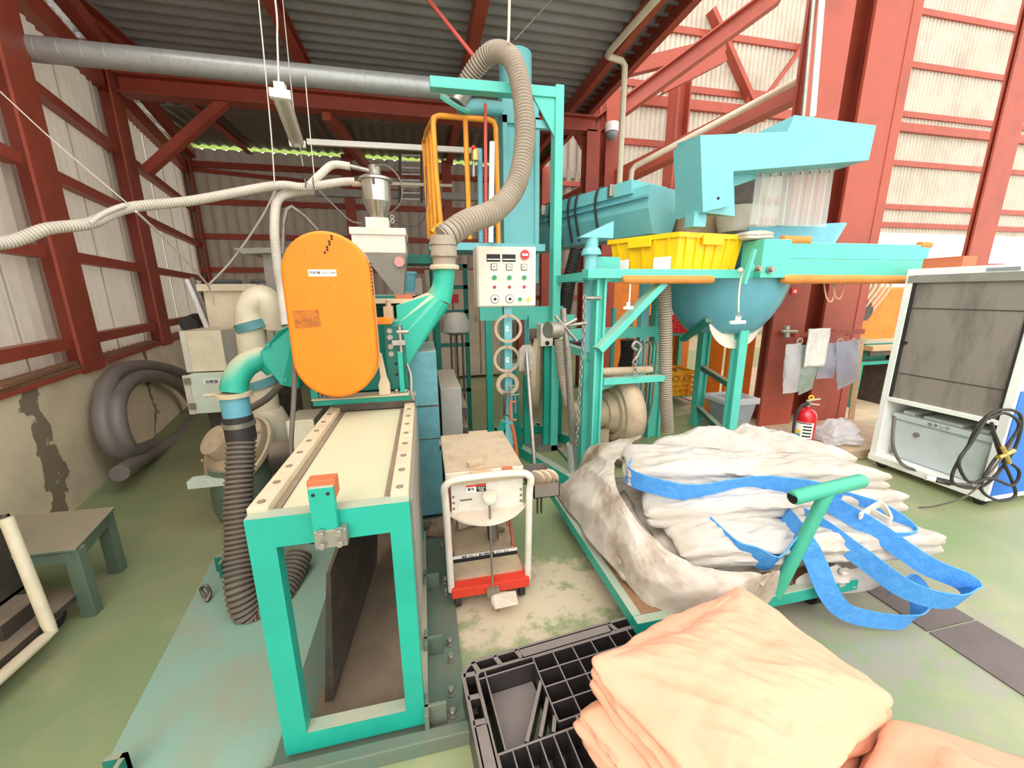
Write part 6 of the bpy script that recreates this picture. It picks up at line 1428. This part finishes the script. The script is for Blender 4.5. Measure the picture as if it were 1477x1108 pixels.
def ring_outline(e, r, z):
    return [Q(LP/2+x, LP/2-y, z) for x, y in rrect(LP-2*e, LP-2*e, max(r-e*.6, .012), 5)]
for e0, e1, z0, r_ in ((0, .013, .0, .06), (.047, .058, .03, .05)):
    MB().loft([ring_outline(e0, r_, z0), ring_outline(e0, r_, .15), ring_outline(e1, r_, .15), ring_outline(e1, r_, z0)], False).build('rim', 'pallet_plastic', pal)
for k in (.05, .135, .22, .63, .72, .81, .9, 1.05):
    for side in (0, 1):
        (rib(k, .006, k+.014, .05, .11, .15, .018, 'bridge') if side == 0 else rib(.006, k, .05, k+.004, .11, .15, .018, 'bridge'))
for u0, u1 in ((.235, .62),):
    MB().hexa([Q(u0, .008, .13), Q(u1, .008, .13), Q(u1, .052, .13), Q(u0, .052, .13), Q(u0, .008, .15), Q(u1, .008, .15), Q(u1, .052, .15), Q(u0, .052, .15)]).build('rim_plate', 'pallet_plastic', pal)
    MB().hexa([Q(.008, u0, .13), Q(.052, u0, .13), Q(.052, u1+.3, .13), Q(.008, u1+.3, .13), Q(.008, u0, .15), Q(.052, u0, .15), Q(.052, u1+.3, .15), Q(.008, u1+.3, .15)]).build('rim_plate', 'pallet_plastic', pal)
rib(.055, .33, .33, .33)
MB().add([Q(.09, .085, .07), Q(.262, .085, .07), Q(.262, .13, .07), Q(.14, .31, .07), Q(.09, .31, .07), Q(.09, .085, .06), Q(.262, .085, .06), Q(.262, .13, .06), Q(.14, .31, .06), Q(.09, .31, .06)],
         [(0, 1, 2, 3, 4), (9, 8, 7, 6, 5), (0, 5, 6, 1), (1, 6, 7, 2), (2, 7, 8, 3), (3, 8, 9, 4), (4, 9, 5, 0)]).build('pocket_floor', 'pallet_plastic', pal)
rib(.085, .058, .085, .33, .02, .15, .006); rib(.058, .08, .27, .08, .02, .15, .006)
for k in range(3): rib(.155+.045*k, .32, .27, .15+.062*k, .06, .145, .013, 'slat')
for i in range(10): rib(.272+.082*i, .058, .272+.082*i, .30, .03, .15, .0055)
for j in range(5): rib(.272, .06+.06*j, 1.04, .06+.06*j, .03, .15, .0055)
for i in range(7): rib(.06+.045*i, .33, .06+.045*i, .78, .03, .15, .005)
for j in range(3): rib(.055, .46+.13*j, .33, .46+.13*j, .03, .15, .006)
rib(.335, .3, .335, .85, .03, .15, .012)
for u0, v0, u1, v1 in ((.33, .33, .6, .6), (.33, .45, .45, .33), (.33, .6, .6, .33), (.45, .33, .75, .63), (.33, .75, .75, .33), (.33, .5, .5, .75), (.36, .36, .33, .8)): rib(u0, v0, u1, v1, .08, .15, .02, 'lattice_bar')
for k in range(5): MB().hexa([Q(0.03, .03+k*.24, 0), Q(1.07, .03+k*.24, 0), Q(1.07, .10+k*.24, 0), Q(.03, .10+k*.24, 0), Q(.03, .03+k*.24, .02), Q(1.07, .03+k*.24, .02), Q(1.07, .1+k*.24, .02), Q(.03, .1+k*.24, .02)]).build('lower_slat', 'pallet_plastic', pal)
# inside of the pallet at the front: brownish card
one(MB().hexa([Q(.36, .55, .055), Q(.8, .5, .055), Q(.8, 1.0, .055), Q(.36, 1.0, .055), Q(.36, .55, .06), Q(.8, .5, .06), Q(.8, 1.0, .06), Q(.36, 1.0, .06)]), 'brown_card', 'terracotta', 'brown card seen through the lattice of the black pallet', 'card')
# folded orange sacks
ta = thing('folded_tarpaulin', (.8, .72, .155), 'large folded peach tarpaulin stacked on the black pallet', 'tarpaulin')
slab([(.38, .86), (1.07, 1.0), (1.17, .58), (.56, .36)], .155, .30, 3, .009, 3, N=220, side=24, top=18, dome=.005, cr=.2, lay=.022, dirx=(.8, -.6, 0), wr=5, fine=.008).build('lower_fold', 'tarp', ta)
slab([(.43, .90), (1.10, 1.05), (1.20, .61), (.60, .42)], .285, .435, 3, .009, 2, N=280, side=30, top=44, dome=.03, cr=.22, lay=.024, dirx=(.75, -.65, 0), wr=4, fine=.006).build('upper_fold', 'tarp', ta)
t2 = slab([(.80, .46), (1.15, .575), (1.62, .24), (.9, -.1)], .155, .445, 4, .009, 9, N=220, side=24, top=36, dome=.035, cr=.25, lay=.02, dirx=(.8, -.6, 0), wr=4, fine=.004)
one(t2, 'folded_tarpaulin', 'tarp', 'second folded peach tarpaulin at the near right corner', 'tarpaulin')

# ================================================================== trolley with white bags
tl = thing('platform_trolley', (1.35, 1.75, 0), 'green platform trolley with T handle under the white bags', 'trolley')
TX0, TX1, TY0, TY1 = .79, 1.88, 1.2, 2.3
for a, c in (((TX0-.02, TY0), (TX1+.02, TY0)), ((TX0-.02, TY1), (TX1+.02, TY1)), ((TX0, TY0+.021), (TX0, TY1-.021)), ((TX1, TY0+.021), (TX1, TY1-.021))): MB().bar((a[0], a[1], .17), (c[0], c[1], .17), .04, .06).build('side_rail', 'teal', tl, bevel=.003)
for i in range(7): MB().bx(TX0+.02+i*.152, TX0+.165+i*.152, TY0+.02, TY1-.02, .175, .195).build('deck_board', 'wood', tl)
for x, y in ((TX0+.1, TY0+.1), (TX1-.1, TY0+.1), (TX0+.1, TY1-.1), (TX1-.1, TY1-.1)):
    MB().cyl((x-.02, y, .06), (x+.02, y, .06), .06, n=20).build('wheel', 'black_rubber', tl); MB().bx(x-.03, x+.03, y-.02, y+.02, .06, .14).build('fork', 'brass', tl)
h0_, h1_ = V((1.455, 1.2, .18)), V((1.62, 1.18, .69))
MB().cyl(h0_, h1_, .026, n=16).build('handle_pole', 'handle_green', tl)
MB().tube([V((1.43, 1.175, .675)), V((1.44, 1.175, .676)), V((1.80, 1.19, .70)), V((1.81, 1.19, .70))], [.026, .03, .03, .026], 16).build('handle_bar', 'handle_green', tl)
MB().lathe([(.0, .0), (.024, 0)], V((1.4295, 1.175, .675)), (-1, 0, -.06), 14).build('bar_bore', 'ink', tl)
def bagslab(c, z0, z1, label, mt_='white_bag', **k):
    return one(slab(c, z0, z1, **k), 'bulk_bag', mt_, label, 'bag', 'white bulk bags on the trolley')
g = lambda a, b_, z: tuple(G(a, b_, z)[:2])
bagslab([(.86, 2.2), (1.95, 2.12), (1.98, 1.28), (.95, 1.3)], .196, .33, 'grey dusty bulk bag at the bottom of the pile on the trolley', 'dirty_bag', layers=2, amp=.02, seed=4, N=160, side=12, top=20, dome=.03, lay=.02, wr=5)
bagslab([g(955, 742, .42), g(1240, 730, .42), g(1370, 790, .36), g(985, 820, .33)], .31, .42, 'wide white bulk bag third from the top of the pile', layers=2, amp=.016, seed=5, N=200, side=14, top=26, dome=.012, lay=.022, dirx=(1, -.1, 0), wr=6, fine=.010)
bagslab([g(925, 692, .52), g(1210, 686, .52), g(1318, 722, .47), g(935, 752, .45)], .405, .51, 'white bulk bag second from the top below the blue band', layers=2, amp=.014, seed=6, N=200, side=12, top=24, dome=.012, lay=.022, dirx=(1, -.1, 0), wr=6, fine=.010)
bagslab([g(902, 636, .63), g(1195, 652, .63), g(1290, 690, .58), g(905, 690, .57)], .515, .615, 'clean white bulk bag on top of the pile', layers=2, amp=.012, seed=7, N=200, side=12, top=26, dome=.015, lay=.022, dirx=(1, -.1, 0), wr=6, fine=.010, cr=.12)
bagslab([g(985, 622, .5), g(1120, 620, .5), g(1240, 655, .5), g(930, 640, .5)], .34, .51, 'crumpled white bag lying behind the top bag', layers=2, amp=.03, seed=8, N=110, side=8, top=14, dome=.05, lay=.02, wr=7)
bagslab([g(1150, 815, .3), g(1215, 805, .3), g(1275, 835, .18), g(1200, 850, .16)], .13, .25, 'small crumpled white bag end hanging right of the T handle', layers=2, amp=.02, seed=11, N=90, side=8, top=12, dome=.02, lay=.02, wr=9)
# dirty sheet draped over the left and front of the trolley
TOP = [G(930, 632, .56), G(905, 645, .58), G(885, 668, .56), G(890, 705, .5), G(915, 750, .45), G(960, 790, .41), G(1010, 818, .37), G(1060, 830, .34), G(1105, 838, .31)]
BOT = [V((.95, 2.38, .26)), V((.79, 2.24, .22)), V((.80, 1.85, .22)), V((.82, 1.5, .22)), V((.86, 1.22, .21)), V((1.0, 1.155, .135)), V((1.18, 1.15, .125)), V((1.34, 1.16, .15)), V((1.43, 1.19, .2))]
TS, BS = spline(TOP, 20), spline(BOT, 20)
def drape(u, v):
    i = u*(len(TS)-1); k0 = int(min(i, len(TS)-2)); f = i-k0
    a = TS[k0].lerp(TS[k0+1], f); c = BS[k0].lerp(BS[k0+1], f)
    p = a.lerp(c, v); out = V((c.x-a.x, c.y-a.y, 0)).normalized() if (c-a).length > 0 else V((-1, 0, 0))
    fold = .042*math.sin(u*17+3.0*v+2.2*noise.noise(V((u*4, v*1.5, 0))))*(.4+.6*v)+.03*(ridge((u*4.5+v*1.2, v*1.1, 3), 1.0, 2)-.85)+.006*(ridge((u*14, v*3+u*7, 7), 1.0, 2)-.8)
    return p+out*(fold+.05*math.sin(PI*v))+V((0, 0, .07*math.sin(PI*v)+.6*fold))
one(MB().grid(drape, 220, 60), 'dusty_sheet', 'dirty_bag', 'dusty grey sheet draped over the left front of the bag pile', 'sheet', solid=.006)
one(slab([g(845, 735, .33), g(900, 700, .33), g(960, 790, .33), g(900, 820, .30)], .2, .34, 2, .012, 14, N=110, side=8, top=16, dome=.04, lay=.02, wr=6), 'dusty_bundle', 'dirty_bag', 'dusty bag bundle bulging under the draped sheet', 'bag')
# blue lifting straps
def strap(pts, w_, up, label): return one(ribbon(pts, w_, up, 12, .003), 'lifting_strap', 'strap_blue', label, 'strap', 'blue lifting straps')
strap([G(912, 668, .57)+V((.06, .08, -.02)), G(906, 686, .57), G(955, 704, .56), G(1005, 710, .55), G(1080, 698, .555), G(1150, 702, .55), G(1215, 716, .53)], .10, (0, -.3, .95), 'wide blue strap band lying between the two top bags')
strap([G(1190, 722, .5), G(1262, 765, .45), G(1335, 815, .36), G(1388, 838, .31), G(1399, 856, .28), G(1372, 868, .27), G(1310, 852, .29), G(1245, 806, .36), G(1190, 765, .42), G(1150, 742, .42)+V((0, .1, 0))], .09, (.2, -.3, .9), 'large blue strap loop sticking out at the right of the pile')
strap([G(1148, 750, .44)+V((0, .08, 0)), G(1160, 782, .43), G(1178, 815, .33), G(1195, 855, .22), G(1222, 884, .12), G(1280, 897, .07), G(1318, 893, .07), G(1328, 862, .13), G(1312, 838, .2), G(1285, 852, .17)], .085, (.5, -.2, .8), 'lower blue strap loop drooping to the floor beside the T handle')
strap([G(1040, 775, .4)+V((0, .08, 0)), G(1055, 790, .4), G(1085, 800, .38), G(1115, 812, .34), G(1145, 782, .42), G(1165, 770, .43)], .11, (0, -.4, .9), 'short blue strap showing behind the pole of the T handle')
strap([G(1215, 715, .5), G(1275, 735, .47), G(1318, 768, .41), G(1290, 775, .42), G(1245, 762, .44)], .06, (0, -.3, .95), 'folded blue strap lying on the right end of the pile')
one(ribbon([G(1258, 738, .5), G(1285, 752, .5), G(1270, 728, .52), G(1240, 745, .5)], .03, (0, 0, 1), 10, .004), 'white_tie', 'rope', 'white tie cord bunched on the blue straps', 'tie')
